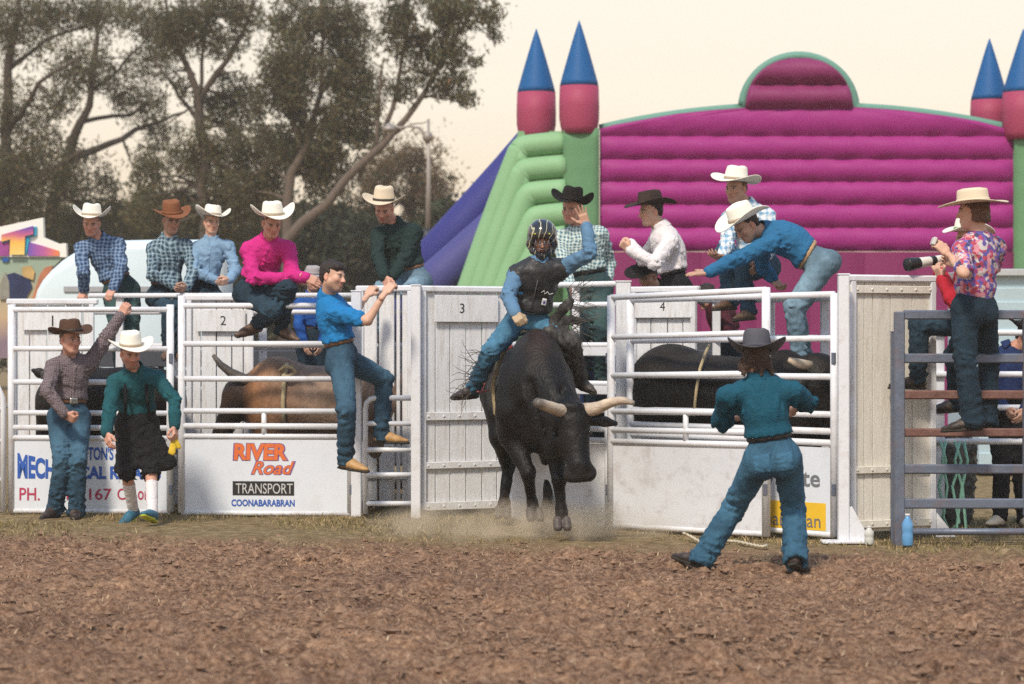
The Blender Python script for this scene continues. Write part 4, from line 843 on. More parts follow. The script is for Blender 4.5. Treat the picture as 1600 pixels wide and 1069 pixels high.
# ================================================================== people
HS = 1.0
def rot(yaw, pitch, roll):
    a, b, c = radians(yaw), radians(pitch), radians(roll)
    Rz = np.array([[cos(a), -sin(a), 0], [sin(a), cos(a), 0], [0, 0, 1]])
    Rx = np.array([[1, 0, 0], [0, cos(b), -sin(b)], [0, sin(b), cos(b)]])
    Ry = np.array([[cos(c), 0, sin(c)], [0, 1, 0], [-sin(c), 0, cos(c)]])
    return (Rz @ Rx @ Ry).T                     # rows: local x, y, z in world; the face looks along local -y
def head_prims(c, R, s, neck, nr=.056):
    g = s * HS
    def W(x, y, z): return c + (np.array((x, y, z)) * g) @ R
    def E(x, y, z, a, b, d, k=.015, op='u'): return el(W(x, y, z), (a * g, b * g, d * g), R, k * g, op)
    def K(p, q, ra, rb_, k=.012, op='u'): return rc(W(*p), W(*q), ra * g, rb_ * g, k * g, None, op)
    pr = [E(0, .014, .047, .077, .098, .083), E(0, -.032, -.03, .063, .062, .082, .03), E(0, -.052, -.1, .03, .03, .024, .03)]
    for q in (-1, 1):
        pr += [K((q * .054, .0, -.05), (q * .02, -.06, -.1), .02, .018, .03), E(q * .04, -.062, -.022, .025, .024, .022, .02)]
    pr += [K((-.036, -.082, .017), (.036, -.082, .017), .012, .012, .018)]
    for q in (-1, 1): pr += [E(q * .031, -.1, -.004, .018, .017, .011, .012, 's'), E(q * .031, -.079, -.004, .0125, .0125, .012, .004)]
    pr += [K((0, -.088, .01), (0, -.112, -.034), .0075, .0125, .012)]
    for q in (-1, 1): pr += [E(q * .012, -.1, -.039, .009, .01, .008, .008)]
    pr += [K((-.02, -.088, -.064), (.02, -.088, -.064), .007, .007, .008), K((-.016, -.088, -.076), (.016, -.088, -.076), .0075, .0075, .006),
           K((-.022, -.1, -.0695), (.022, -.1, -.0695), .004, .004, .005, 's')]
    for q in (-1, 1): pr += [E(q * .078, .014, -.014, .011, .02, .031, .008), E(q * .087, .006, -.012, .006, .011, .018, .006, 's')]
    pr += [rc(W(0, .02, -.055), neck, nr * s, (nr + .006) * s, .03 * s)]
    return pr
def face_colors(v, c, R, s, skin, browc, stubble=0.0):
    p = (v - c) @ R.T / (s * HS); n = len(v)
    C = np.tile(np.array(skin, float), (n, 1))
    def mix(mask, col, a): 
        a = np.clip(mask * a, 0, 1)[:, None]; C[:] = C * (1 - a) + np.array(col) * a
    near = (np.linalg.norm(p, axis=1) < .2)
    front = near * (p[:, 1] < -.055)
    red = np.array(skin) * (1.12, .82, .78)
    mix(front * np.exp(-((np.abs(p[:, 0]) - .042) ** 2 + (p[:, 2] + .03) ** 2) / .0006), red, .6)
    mix(front * np.exp(-(p[:, 0] ** 2 + (p[:, 2] + .034) ** 2) / .0003), red, .6)
    mix(near * (np.abs(p[:, 0]) > .076), red, .6)
    if stubble: mix(near * np.clip((-.035 - p[:, 2]) / .02, 0, 1) * np.clip((-.0 - p[:, 1]) / .03, 0, 1) * (p[:, 2] > -.13), browc, stubble)
    mix(front * (np.abs(p[:, 0]) < .024) * (np.abs(p[:, 2] + .069) < .0115), np.array(skin) * (.85, .48, .45), .7)
    mix(front * (np.abs(np.abs(p[:, 0]) - .032) < .019) * (np.abs(p[:, 2] - .02 + .12 * (np.abs(np.abs(p[:, 0]) - .028))) < .0055), browc, .85)
    ed = (np.abs(np.abs(p[:, 0]) - .031) / .0145) ** 2 + ((p[:, 2] + .004) / .0075) ** 2
    mix(front * (ed < 1), (.55, .5, .46), .8)
    mix(front * ((np.abs(np.abs(p[:, 0]) - .031) / .0065) ** 2 + ((p[:, 2] + .004) / .008) ** 2 < 1), (.03, .02, .015), .95)
    mix(front * (np.abs(np.abs(p[:, 0]) - .031) < .017) * (np.abs(p[:, 2] - .0045) < .003), browc, .7)
    return C
CURL = dict(fist=(72, 92, 60), grip=(40, 62, 45), relaxed=(18, 28, 20), open=(2, 6, 4), point=(12, 15, 10))
def hand_prims(w, d, n, side, pose, s=1.0):
    d = nrm(d); n = nrm(n - d * (n @ d)); t = np.cross(d, n) * side           # t points to the thumb side
    R = np.array((d, t, n)); pr = []
    pr.append(rc(w - d * .05 * s, w + d * .01 * s, .027 * s, .026 * s, .02 * s, (n, .78)))
    pr.append(rb(w + d * .05 * s, (.034 * s, .028 * s, .004 * s), .011 * s, R, .014 * s))
    cur = CURL[pose]; sp = 9 if pose == 'open' else 2
    for i, (o, L) in enumerate(((.030, .072), (.010, .082), (-.010, .077), (-.029, .06))):
        p = w + (d * (.09 - .004 * (i == 3) - .003 * (i == 0)) + t * o) * s; a = radians(sp * (1.3 - i))
        dd = d * cos(a) + t * sin(a); nn = n; rr = .0095 - .0008 * (i == 3)
        for j, fr in enumerate((.45, .31, .26)):
            th = radians(cur[j] + (4 * i - 5) * (pose == 'relaxed')); dd, nn = dd * cos(th) + nn * sin(th), nn * cos(th) - dd * sin(th)
            q = p + dd * L * fr * s; pr.append(rc(p, q, rr * s, (rr - .0009) * s, .004 * s)); p = q; rr -= .0009
    p = w + (d * .022 + t * .026) * s
    if pose in ('fist', 'grip'): ds = (d * .7 + t * .55 + n * .45, d * .75 + n * .7 - t * .15, d * .6 - t * .5 + n * .6)
    elif pose == 'open': ds = (d * .6 + t * .85, d * .75 + t * .65, d * .85 + t * .5)
    else: ds = (d * .8 + t * .55 + n * .35, d * .95 + t * .2 + n * .3, d * 1.0 + n * .25)
    for q_, L, r0 in zip(ds, (.042, .033, .026), (.0155, .0115, .0105)):
        q = p + nrm(q_) * L * s; pr.append(rc(p, q, r0 * s, (r0 - .0015) * s, .012 * s)); p = q
    return pr
def boot(parent, an, up, toe, mat, solemat, s=1.0, name='boot', style='boot'):
    up = nrm(up); toe = nrm(toe - up * (toe @ up)); lat = np.cross(up, toe); R = np.array((toe, lat, up)); b = an - up * .088 * s
    def W(x, y, z): return b + (toe * x + lat * y + up * z) * s
    tl = .205 if style == 'boot' else .19
    pr = [rc(W(-.008, 0, .13 if style == 'boot' else .1), W(-.005, 0, .07), .043 * s, .044 * s, .03), rc(W(-.03, 0, .045), W(.07, 0, .05), .04 * s, .045 * s, .03),
          rc(W(.05, 0, .045), W(.13, 0, .034), .044 * s, .043 * s, .02, (up, .8)), rc(W(.12, 0, .032), W(tl, 0, .026), .042 * s, .024 * s if style == 'boot' else .034 * s, .02, (up, .7))]
    bo = obj(name, sdf(pr + [pl(W(0, 0, .012), -up)], .011), mat, parent, True)
    so_ = [rc(W(.06, 0, .012), W(tl, 0, .012), .046 * s, .03 * s, .01), rc(W(.0, 0, .012), W(.07, 0, .012), .036 * s, .04 * s, .01), rb(W(-.035, 0, .008), (.026 * s, .026 * s, .02 * s), .006, R, .01),
           pl(W(0, 0, .02), up), pl(W(0, 0, 0 if style != 'boot' else -.004), -up)]
    obj('sole', sdf(so_, .011), solemat, bo, True)
    return bo
def hat(parent, c, R, s, mat, bandmat, brim=.105, curl=.055, crown=.122, taper=.86, flat=False, front=.0, name='hat', dent=.03, n=44):
    """western hat: pinched crown with a lengthwise crease, brim rolled up at the sides"""
    rx, ry = .095, .116; rows = []
    def brim_row(t, dz):
        r = []
        for k in range(n):
            a = 2 * pi * k / n; ca, sa = cos(a), sin(a); side = abs(ca) ** 1.8
            w = brim * (1.0 - (.2 if not flat else .05) * side * t * (curl / .055))
            x, y = (rx + w * t) * ca, (ry + (w * .95) * t) * sa
            z = 1.25 * curl * side * t ** 1.6 - (.016 + front * (sa < 0)) * abs(sa) ** 2.5 * t ** 1.4 + .004 * sin(3 * a + 1) * t
            r.append((x, y, z + dz))
        return r
    for t in (0.0, .25, .5, .75, .92, 1.0): rows.append(brim_row(t, -.003))
    for t in (1.0, .92, .75, .5, .25, .06): rows.append(brim_row(t, .003))
    for u in (.06, .2, .38, .56, .74, .88, .96):
        r = []
        for k in range(n):
            a = 2 * pi * k / n; ca, sa = cos(a), sin(a); f = 1 - (1 - taper) * u ** 1.4 - .07 * max(0, (u - .8) / .2) ** 2
            x, y = rx * f * ca, ry * f * sa
            if not flat: x *= 1 - .2 * u ** 2 * max(0, -sa) ** 1.2
            r.append((x, y, crown * u))
        rows.append(r)
    for q in (.8, .62, .42, .22, .05):
        r = []
        for k in range(n):
            a = 2 * pi * k / n; ca, sa = cos(a), sin(a); x, y = rx * (taper - .07) * q * ca, ry * (taper - .07) * q * sa
            if not flat: x *= 1 - .2 * max(0, -sa) ** 1.2
            z = crown * (1.03 + .03 * (1 - q * q)) - (dent if not flat else .012) * math.exp(-(x / .026) ** 2) * (1 - q ** 5) - (.012 * max(0, -y / ry) if not flat else 0)
            r.append((x, y, z))
        rows.append(r)
    v = np.array([p for r in rows for p in r]) * s; m = len(rows)
    f = [(i * n + k, i * n + (k + 1) % n, (i + 1) * n + (k + 1) % n, (i + 1) * n + k) for i in range(m - 1) for k in range(n)]
    f = [q for q in f] + [tuple((m - 1) * n + k for k in range(n))]
    h = obj(name, (v @ R + c, f), mat, parent, True)
    bv, bf = [], []
    for z, e in ((.004, .0005), (.006, .004), (.024, .004), (.026, -.002)):
        fz = 1 - (1 - taper) * (z / crown) ** 1.4
        for k in range(n):
            a = 2 * pi * k / n; ca, sa = cos(a), sin(a); bv.append(((rx * fz + e) * ca, (ry * fz + e) * sa, z + .004))
    for i in range(3):
        for k in range(n): bf.append((i * n + k, i * n + (k + 1) % n, (i + 1) * n + (k + 1) % n, (i + 1) * n + k))
    obj('hat_band', ((np.array(bv) * s) @ R + c, bf), bandmat, h, True)
    return h

SKIN = dict(fair=(.60, .36, .26), tan=(.47, .27, .19), red=(.55, .29, .21), dark=(.30, .17, .12))
def person(label, Y, pel, neck, head, look, sh, arms, legs=None, hipyaw=0, s=1.0, b=1.0, shirt=None, sleeve='long', trousers=None, belt=None, buckle=None,
           hatd=None, hair=None, skin='tan', browc=(.05, .03, .02), stubble=0.0, bootm=None, solem=None, curve=0.0, hem=None, collar=True, group=None, bootstyle='boot',
           glove=None, extra=None, wr=.012, lod=1.0, front=None, seatpockets=False, low=None, flare=.0, cuffs=True, tuck=True, hshift=(0, 0, 0)):
    pelv = P(pel[0], pel[1], Y); nk = reach(pelv, neck[0], neck[1], .50 * s, neck[2]); up = nrm(nk - pelv)
    S = [reach(nk - up * .055 * s, q[0], q[1] + .028 * s * F / Y, .172 * s, q[2]) for q in sh]
    lat = nrm(S[1] - S[0]); lat = nrm(lat - up * (lat @ up)); fwd = np.cross(lat, up)
    hc = reach(nk, head[0], head[1], .195 * s, head[2] if len(head) > 2 else -1); R = rot(*look)
    hy = radians(hipyaw); hl = np.array((cos(hy), sin(hy), 0)); hl = nrm(hl - up * (hl @ up) * .6); hf = np.cross(hl, up)
    H = [pelv - hl * .092 * s - up * .03 * s, pelv + hl * .092 * s - up * .03 * s]
    E_, Wr = [], []
    for i in (0, 1):
        a = arms[i]
        if a is None: E_.append(None); Wr.append(None); continue
        e = reach(S[i], a['el'][0], a['el'][1], .29 * s, a['el'][2]); E_.append(e); Wr.append(reach(e, a['wr'][0], a['wr'][1], .255 * s, a['wr'][2]))
    K_, A_ = [], []
    for i in (0, 1):
        l = legs[i] if legs else None
        if l is None: K_.append(None); A_.append(None); continue
        k = reach(H[i], l['kn'][0], l['kn'][1], .43 * s, l['kn'][2]); K_.append(k)
        A_.append(reach(k, l['an'][0], l['an'][1], .41 * s, l['an'][2]) if 'an' in l else None)
    g = s * b; Rt = np.array((lat, fwd, up)); Rh = np.array((hl, hf, up)); mid = (pelv + nk) / 2 - fwd * curve
    w0 = pelv + up * .09 * s; zl = [pelv[2]] + [q[2] for q in A_ if q is not None]
    base = np.array((pelv[0], pelv[1], min(zl) - (.09 * s if len(zl) > 1 else 0)))
    T = thing('person', label, 'person', base, group)
    hips = [el(pelv, (.152 * g, .112 * g, .115 * s), Rh, .05)]
    for q in (-1, 1): hips.append(el(pelv - hf * .05 * s - up * .055 * s + hl * q * .068 * s, (.078 * g, .082 * g, .085 * s), Rh, .04))
    torso = [rc(w0, mid, .128 * g, .132 * g, .05, (fwd, .82)), el(mid + (nk - mid) * .34, (.15 * g, .12 * g, .165 * s), Rt, .06),
             el(mid + (nk - mid) * .5 + fwd * .025 * s, (.125 * g, .085 * g, .12 * s), Rt, .06)]
    for i in (0, 1): torso += [rc(nk - up * .055 * s, S[i] - up * .012 * s, .068 * s, .05 * g, .06), rc(nk - up * .03 * s, S[i] - up * .012 * s, .04 * s, .04 * s, .05)]
    legp = []
    for i in (0, 1):
        if K_[i] is None: continue
        legp.append(rc(H[i], K_[i], .088 * g, .062 * s, .045))
        if A_[i] is not None: legp.append(rc(K_[i], A_[i], .06 * s, .046 * s, .03))
    armp = []
    for i in (0, 1):
        if E_[i] is None: continue
        armp += [rc(S[i], E_[i], .054 * s, .043 * s, .03), rc(E_[i], Wr[i], .043 * s, .027 * s, .02)]
    # ---- body: one skin mesh, finer at the head and hands
    skc = SKIN[skin]
    core = [dict(p, ra=p['ra'] * .93, rb=p['rb'] * .93) if p['t'] == 'rc' else dict(p, r=p['r'] * .93) for p in hips + torso + legp]
    bits = [sdf(core + armp + [rc(nk - up * .02, nk + (hc - nk) * .5, .056 * s, .052 * s, .03)], .03)]
    if head[0] is not None: bits.append(sdf(head_prims(hc, R, s, nk - up * .01), .0062 * s * lod))
    for i in (0, 1):
        if Wr[i] is None or arms[i].get('hand') is None: continue
        a = arms[i]; d = Wr[i] - E_[i]
        if 'hd' in a: d = reach(Wr[i], a['hd'][0], a['hd'][1], .09, a['hd'][2]) - Wr[i]
        n = np.array(a['n'], float) if 'n' in a else (mid - Wr[i]); 
        if np.linalg.norm(np.cross(nrm(d), nrm(n))) < .2: n = n + np.array((.3, .5, .2))
        hp = hand_prims(Wr[i], d, n, 1 if i == 0 else -1, a['hand'], s)
        if glove and i in glove[1]: obj('glove', sdf(hp, .0055, inf=.003), glove[0], T, True); continue
        bits.append(sdf(hp, .0056 * lod))
    v, q = joinq(*bits); C = face_colors(v, hc, R, s, skc, browc, stubble)
    bo = obj('body', (v, q), MATS['skin'], T, True, C)
    # ---- shirt
    up2 = up
    if shirt is not None:
        sp = [dict(p) for p in torso] + [el(w0 + up * .05 * s, (.142 * g, .112 * g, .07 * s), Rt, .05)]
        sp.append(pl(w0 + up * .04 * s if tuck else pelv - up * .05 * s, -up))
        for i in (0, 1):
            if E_[i] is None: continue
            sp.append(rc(S[i], E_[i], .058 * s, .05 * s, .035))
            if sleeve == 'long': sp.append(rc(E_[i], Wr[i] - nrm(Wr[i] - E_[i]) * .015, .05 * s, .036 * s, .02)); cut = Wr[i]; 
        if sleeve == 'short':
            sp2 = []
            for i in (0, 1):
                if E_[i] is None: continue
                sp = [p for p in sp if not (p['t'] == 'rc' and np.allclose(p['a'], S[i]) and np.allclose(p['b'], E_[i]))]
                sp.append(rc(S[i], S[i] + (E_[i] - S[i]) * .72, .06 * s, .056 * s, .035))
        if sleeve == 'rolled':
            for i in (0, 1):
                if E_[i] is None: continue
                sp.append(rc(E_[i], E_[i] + (Wr[i] - E_[i]) * .25, .05 * s, .05 * s, .015))
        if collar: sp.append(rc(nk + fwd * .10 * s + up * .03 * s, nk + fwd * .135 * s - up * .07 * s, .036 * s, .012 * s, .01, None, 's'))
        sc_ = [(w0 + up * .13, .06)] + [(q_, .11) for q_ in E_ if q_ is not None] + [(S[i] - up * .09 * s, .12) for i in (0, 1)]; sb_ = (.7, .7, 1)
        sho = obj('shirt', sdf(sp, .0135 * lod, inf=.016, wr=wr * 1.5, wl=.085, seed=int(pel[0]), cre=sc_, bias=sb_), shirt, T, True)
        # open the neck: the collar stands round it; button placket and chest pockets
        if front:
            fm = (nk - up * .02 + w0) / 2; fc = nrm(nk - up * .02 - w0); Rp = np.array((lat, np.cross(lat, fc) * 1.0, fc))
            fq = np.cross(lat, fc)
            vq = patch(sp, .0205, wr * 1.5, .085, int(pel[0]), fm + fq * .16, (.015, .11, np.linalg.norm(nk - up * .02 - w0) / 2), np.array((lat, fq, fc)), cre=sc_, bias=sb_)
            if len(vq[0]): obj('placket', vq, shirt, sho, True)
            for q_ in ():
                vq = patch(sp, .0205, wr * 1.5, .085, int(pel[0]), mid + (nk - mid) * .4 + lat * q_ * .078 * g + fwd * .16, (.04, .11, .05), Rt, cre=sc_, bias=sb_)
                if len(vq[0]): obj('pocket', vq, front if front is not True else shirt, sho, True)
        if collar:
            nd = nrm(hc - nk); cf = nrm(fwd - nd * (fwd @ nd))
            cp = [rc(nk - nd * .02, nk + nd * .07 * s, .098 * s, .076 * s, .01), rc(nk - nd * .06, nk + nd * .14 * s, .066 * s, .066 * s, .004, None, 's'),
                  pl(nk + nd * .066 * s, nd), pl(nk - nd * .012, -nd), rc(nk + cf * .1 * s - nd * .03, nk + cf * .08 * s + nd * .12, .014, .062, .006, None, 's')]
            obj('collar', sdf(cp, .0085, relax=1), shirt, sho, True)
            pk = [rc(nk + fwd * .07 * s - up * .03, mid + fwd * .118 * g, .012, .012, .01), rc(mid + fwd * .118 * g, w0 + fwd * .112 * g, .012, .012, .01)]
    # ---- trousers
    if trousers is not None:
        tp = [dict(p) for p in hips] + [rc(w0 - up * .02, w0 + up * .04 * s, .122 * g, .122 * g, .05, (fwd, .8)), pl(w0 + up * .045 * s, up)]
        for i in (0, 1):
            if K_[i] is None: continue
            tp.append(rc(H[i], K_[i], .092 * g, .07 * s, .045))
            if A_[i] is not None:
                an = A_[i]; sd = nrm(an - K_[i]); tp.append(rc(K_[i], an + sd * .03 * s, .068 * s, (.058 + flare) * s, .03))
        for i in (0, 1):
            if A_[i] is None: continue
            sd = nrm(A_[i] - K_[i]); an = A_[i]
            tp.append(rc(an + sd * .125 * s, an + sd * .19 * s, .085, .085, .002, None, 's') if hem is None else rc(K_[i] + (an - K_[i]) * hem + sd * .12, an + sd * .1, .12, .12, .002, None, 's'))
        tc_ = [(pelv - up * .08 * s + hf * .08, .1)] + [(q_, .13) for q_ in K_ if q_ is not None] + [(q_ + (K_[i] - q_) * .1, .14) for i, q_ in enumerate(A_) if q_ is not None]; tb_ = (.35, .35, 1)
        v, q = sdf(tp, .0138 * lod, inf=.012, wr=.018, wl=.085, seed=int(pel[0]) + 5, cre=tc_, bias=tb_)
        fade = np.zeros(len(v))
        for i in (0, 1):
            if K_[i] is None: continue
            m_ = H[i] + (K_[i] - H[i]) * .55 + hf * .05; fade += np.exp(-np.sum((v - m_) ** 2, 1) / .03) + .6 * np.exp(-np.sum((v - K_[i]) ** 2, 1) / .012)
        fade = np.clip(fade + .35 * fbm(v * 9, 3, 3), 0, 1.2)
        jt = obj('trousers', (v, q), trousers, T, True, np.clip(.72 + .62 * fade[:, None] * np.array((1.1, 1.0, .92)), 0, 2))
        if seatpockets:
            for q_ in (-1, 1):
                vq = patch(tp, .0175, .018, .085, int(pel[0]) + 5, pelv - hf * .15 + hl * q_ * .07 * s - up * .035 * s, (.058, .1, .062), Rh, cre=tc_, bias=tb_)
                if len(vq[0]): obj('seat_pocket', (vq[0], vq[1]), trousers, jt, True, np.full((len(vq[0]), 3), .95))
        if belt is not None:
            bp = [dict(p) for p in hips[:1] + torso[:1]] + [pl(w0 + up * .052 * s, up), pl(w0 + up * .014 * s, -up)]
            be = obj('belt', sdf(bp, .0115, inf=.0185), belt, T, True)
            if buckle is not None:
                bc = w0 + up * .033 * s + fwd * (.128 * g * .82 + .026)
                obj('buckle', sdf([rb(bc, (.03, .003, .02), .006, np.array((lat, fwd, up)), .002)], .006), buckle, be, True)
    # ---- boots
    if bootm is not None:
        for i in (0, 1):
            if A_[i] is None or legs[i].get('noboot'): continue
            sd = nrm(K_[i] - A_[i]); td = legs[i].get('toe', (0, -1, 0)); upv = np.array(legs[i].get('bup', sd * .55 + np.array((0, 0, .45))), float)
            boot(T, A_[i], upv, np.array(td, float), bootm, solem or MATS['sole'], s, 'boot' if bootstyle == 'boot' else 'shoe', bootstyle)
    # ---- hair and hat
    if hair is not None:
        hm, hs = hair
        g2 = s * HS
        def Wl(x, y, z): return hc + (np.array((x, y, z)) * g2) @ R
        hp = [el(Wl(0, .022, .052), (.083 * g2, .1 * g2, .085 * g2), R, .02), el(Wl(0, .06, -.01), (.07 * g2, .05 * g2, .06 * g2), R, .03)]
        if hs == 'long':
            for k in range(9):
                a_ = pi * (k / 8.0); x, y = .078 * cos(a_), .03 + .055 * sin(a_)
                hp.append(rc(Wl(x, y, .0), Wl(x * 1.32, y * .9, -.05 - .025 * (k % 3)), .025 * s, .018 * s, .012))
        if hs == 'bob':
            for k in range(7):
                a_ = pi * (k / 6.0); x, y = .075 * cos(a_), .03 + .06 * sin(a_)
                hp.append(rc(Wl(x, y, .0), Wl(x * 1.1, y * 1.15, -.06), .032 * s, .028 * s, .02))
        if hs == 'fringe': hp.append(el(Wl(0, -.05, .075), (.075 * g2, .05 * g2, .04 * g2), R, .03))
        hp += [el(Wl(0, -.118, -.035), (.078 * g2, .085 * g2, .095 * g2), R, .01, 's'), el(Wl(0, -.02, -.1), (.06 * g2, .08 * g2, .05 * g2), R, .01, 's')] if hs != 'long' else [el(Wl(0, -.118, -.035), (.078 * g2, .085 * g2, .095 * g2), R, .01, 's')]
        obj('hair', sdf(hp, .0078, wr=.009 if hs in ('long', 'bob') else .006, wl=.034, seed=3, relax=0), hm, T, True)
    if hatd is not None:
        hd = dict(hatd); tl = hd.pop('tilt', (0, 0)); off = hd.pop('z', .062); mt = hd.pop('mat'); bm_ = hd.pop('band', mt)
        Rh_ = rot(look[0] + hd.pop('turn', 0), look[1] + tl[0], look[2] + tl[1])
        hat(T, hc + np.array((0, .004, off * HS)) * s @ R, Rh_, s, mt, bm_, **hd)
    T_ = dict(torso=torso, T=T, hc=hc, R=R, W=Wr, E=E_, S=S, K=K_, A=A_, H=H, nk=nk, up=up, fwd=fwd, lat=lat, pel=pelv, mid=mid, w0=w0, g=g, s=s, Rt=Rt)
    return T_
# ------------------------------------------------------------------ the people in the photograph (rows and columns of the joints, -1 nearer / +1 farther)
pl_blue = plaid('blue plaid', (.045, .11, .24), (.30, .40, .52), (.015, .035, .10), 17); pl_teal = plaid('teal plaid', (.045, .12, .19), (.38, .48, .52), (.012, .035, .065), 15, .65)
pl_grey = plaid('mauve grey plaid', (.16, .125, .135), (.26, .22, .23), (.09, .065, .075), 34, .4); pl_aqua = plaid('aqua plaid', (.25, .42, .46), (.66, .70, .62), (.04, .13, .19), 20, .8); pl_pale = plaid('pale blue plaid', (.62, .70, .76), (.80, .80, .78), (.12, .30, .48), 11, .6)
chambray = cloth('light blue chambray', (.20, .32, .46), .12); pink = cloth('hot pink cotton', (.52, .022, .20), .08); dkgreen = cloth('dark green knit', (.014, .030, .028), .15); royal = cloth('bright blue cotton', (.012, .17, .42), .1)
tealc = cloth('teal cotton', (.008, .075, .12), .15); whitec = cloth('white cotton', (.70, .66, .67), .05); bluec = cloth('mid blue cotton', (.022, .13, .27), .1); greenteal = cloth('green teal print', (.010, .075, .09), .35); redc = cloth('red cotton', (.40, .015, .03), .15); navy = cloth('navy cotton', (.015, .03, .10), .2)
denimshirt = cloth('denim shirt', (.10, .20, .32), .15); blackc = cloth('black cotton', (.010, .010, .012), .2); maroon = cloth('maroon cotton', (.06, .012, .02), .2)
white_hat = dict(mat=hat_white, band=M('pale hat band', (.35, .28, .2), .6))
P1 = person('cowboy in blue plaid shirt and white hat leaning on the gate with straight arms', 22.85, (188, 452), (154, 374, -1), (143, 348, -1), (0, 18, 3), [(127, 384, 0), (184, 378, 0)],
    [dict(el=(131, 424, -1), wr=(131, 456, 1), hand='grip', hd=(126, 466, -1), n=(0, .6, -1)), dict(el=(189, 418, -1), wr=(176, 453, -1), hand='grip', hd=(170, 463, -1), n=(0, .6, -1))],
    [dict(kn=(184, 520, -1), an=(190, 588, 1)), dict(kn=(206, 520, -1), an=(206, 588, 1))], 12, .97, .95, pl_blue, 'long', jean_green, belt_brown, None, dict(white_hat, curl=.082, tilt=(-14, 0), z=.066, brim=.122), (hair_brown, 'short'), 'red', bootm=boot_brown, curve=.04, front=True)
P2 = person('cowboy in teal plaid shirt and brown felt hat sitting on the gate top', 22.8, (258, 462), (263, 374, -1), (268, 344, -1), (24, 16, 0), [(240, 384, 0), (291, 380, 0)],
    [dict(el=(238, 428, -1), wr=(276, 448, -1), hand='relaxed', hd=(286, 450, -1)), dict(el=(303, 424, -1), wr=(290, 450, -1), hand='relaxed', hd=(283, 452, -1))],
    [dict(kn=(264, 482, -1), an=(262, 548, 1)), dict(kn=(287, 482, -1), an=(285, 548, 1))], 10, .97, 1.0, pl_teal, 'long', jean_dark, belt_brown, None, dict(mat=hat_brown, band=hat_brown, tilt=(-4, -6), crown=.13, curl=.045, z=.066), (hair_dark, 'short'), 'tan', bootm=boot_brown, curve=.04, front=True)
P3 = person('boy in light blue shirt and white hat sitting between plaid and pink shirts', 22.85, (320, 458), (330, 376, -1), (331, 347, -1), (22, 8, 4), [(306, 385, 0), (356, 382, 0)],
    [dict(el=(303, 424, -1), wr=(340, 440, -1), hand='relaxed', hd=(352, 438, -1)), dict(el=(368, 422, -1), wr=(358, 438, -1), hand='relaxed', hd=(346, 442, -1))],
    [dict(kn=(330, 478, -1), an=(330, 540, 1)), dict(kn=(355, 476, -1), an=(352, 540, 1))], 15, .88, .92, chambray, 'long', jean_dark, belt_black, None, dict(white_hat, curl=.082, tilt=(-8, 2), z=.066, brim=.13, crown=.12), (hair_fair, 'short'), 'fair', bootm=boot_brown, front=True)
P4 = person('cowboy in hot pink shirt and white hat perched on the gate top rail', 21.3, (398, 456), (420, 374, -1), (425, 348, -1), (20, 22, 0), [(389, 386, 0), (450, 384, 0)],
    [dict(el=(396, 434, -1), wr=(458, 436, 0), hand='relaxed', hd=(474, 440, -1)), dict(el=(458, 432, -1), wr=(480, 434, -1), hand='relaxed', hd=(494, 440, -1))],
    [dict(kn=(428, 486, -1), an=(402, 506, 1), toe=(-.8, -.5, -.45)), dict(kn=(450, 450, -1), an=(440, 510, 1), toe=(.75, -.6, -.12))], 22, 1.0, 1.02, pink, 'long', jean_dark, belt_black, None, dict(white_hat, curl=.082, tilt=(-14, -3), z=.066, brim=.135), (hair_dark, 'short'), 'red', (.03, .02, .015), bootm=boot_brown, curve=.05, front=True)
P5 = person('man in dark green shirt and cream hat hunched on the boards with arms hanging', 22.25, (642, 440), (617, 353, -1), (600, 325, -1), (-12, 30, 4), [(592, 362, 0), (647, 358, 0)],
    [dict(el=(591, 402, -1), wr=(601, 434, -1), hand='relaxed', hd=(606, 446, -1)), dict(el=(632, 404, -1), wr=(612, 434, -1), hand='relaxed', hd=(604, 446, -1))],
    [dict(kn=(596, 452, -1), an=(598, 520, 1)), dict(kn=(640, 456, -1), an=(642, 525, 1))], -25, 1.03, 1.08, dkgreen, 'long', jean_light, belt_brown, None, dict(mat=hat_cream, band=band_dark, tilt=(-22, 0), z=.066, brim=.115, crown=.135, curl=.05), (hair_brown, 'short'), 'red', stubble=.35, bootm=boot_brown, curve=.07, front=True)
P6 = person('bareheaded man in bright blue short sleeved shirt climbing the fence', 20.6, (535, 558), (513, 464, 0), (520, 432, -1), (62, 4, 6), [(524, 484, -1), (528, 474, 1)],
    [dict(el=(574, 502, -1), wr=(602, 458, 1), hand='grip', hd=(612, 446, 1), n=(.4, .9, -.3)), dict(el=(550, 496, 1), wr=(574, 462, 1), hand='grip', hd=(582, 450, 1), n=(.4, .9, -.3))],
    [dict(kn=(542, 640, -1), an=(540, 716, 1), toe=(.72, -.35, -.75)), dict(kn=(600, 592, 1), an=(597, 676, 0), toe=(.95, -.15, -.02))], 82, 1.07, 1.02, royal, 'short', jean_mid, belt_brown, None, None, (hair_dark, 'fringe'), 'fair', stubble=.5, bootm=boot_tan, curve=.0, wr=.014)
P7 = person('child in grey cap and blue jacket half hidden behind the pink shirt', 22.9, (487, 530), (488, 462, 0), (489, 436, -1), (20, 10, 0), [(470, 472, 0), (508, 472, 0)],
    [dict(el=(466, 508, -1), wr=(476, 538, -1), hand='relaxed'), dict(el=(512, 508, -1), wr=(502, 538, -1), hand='relaxed')], [dict(kn=(480, 590, 0), an=(480, 650, 0)), dict(kn=(498, 590, 0), an=(498, 650, 0))], 10, .85, .95, cloth('royal blue jacket', (.015, .08, .30), .1), 'long', jean_dark, None, None,
    dict(mat=M('grey cap cloth', (.34, .31, .32), .9), brim=.04, curl=.0, crown=.085, taper=.8, flat=True, z=.06), (hair_dark, 'short'), 'tan', bootm=boot_dark, lod=1.4)
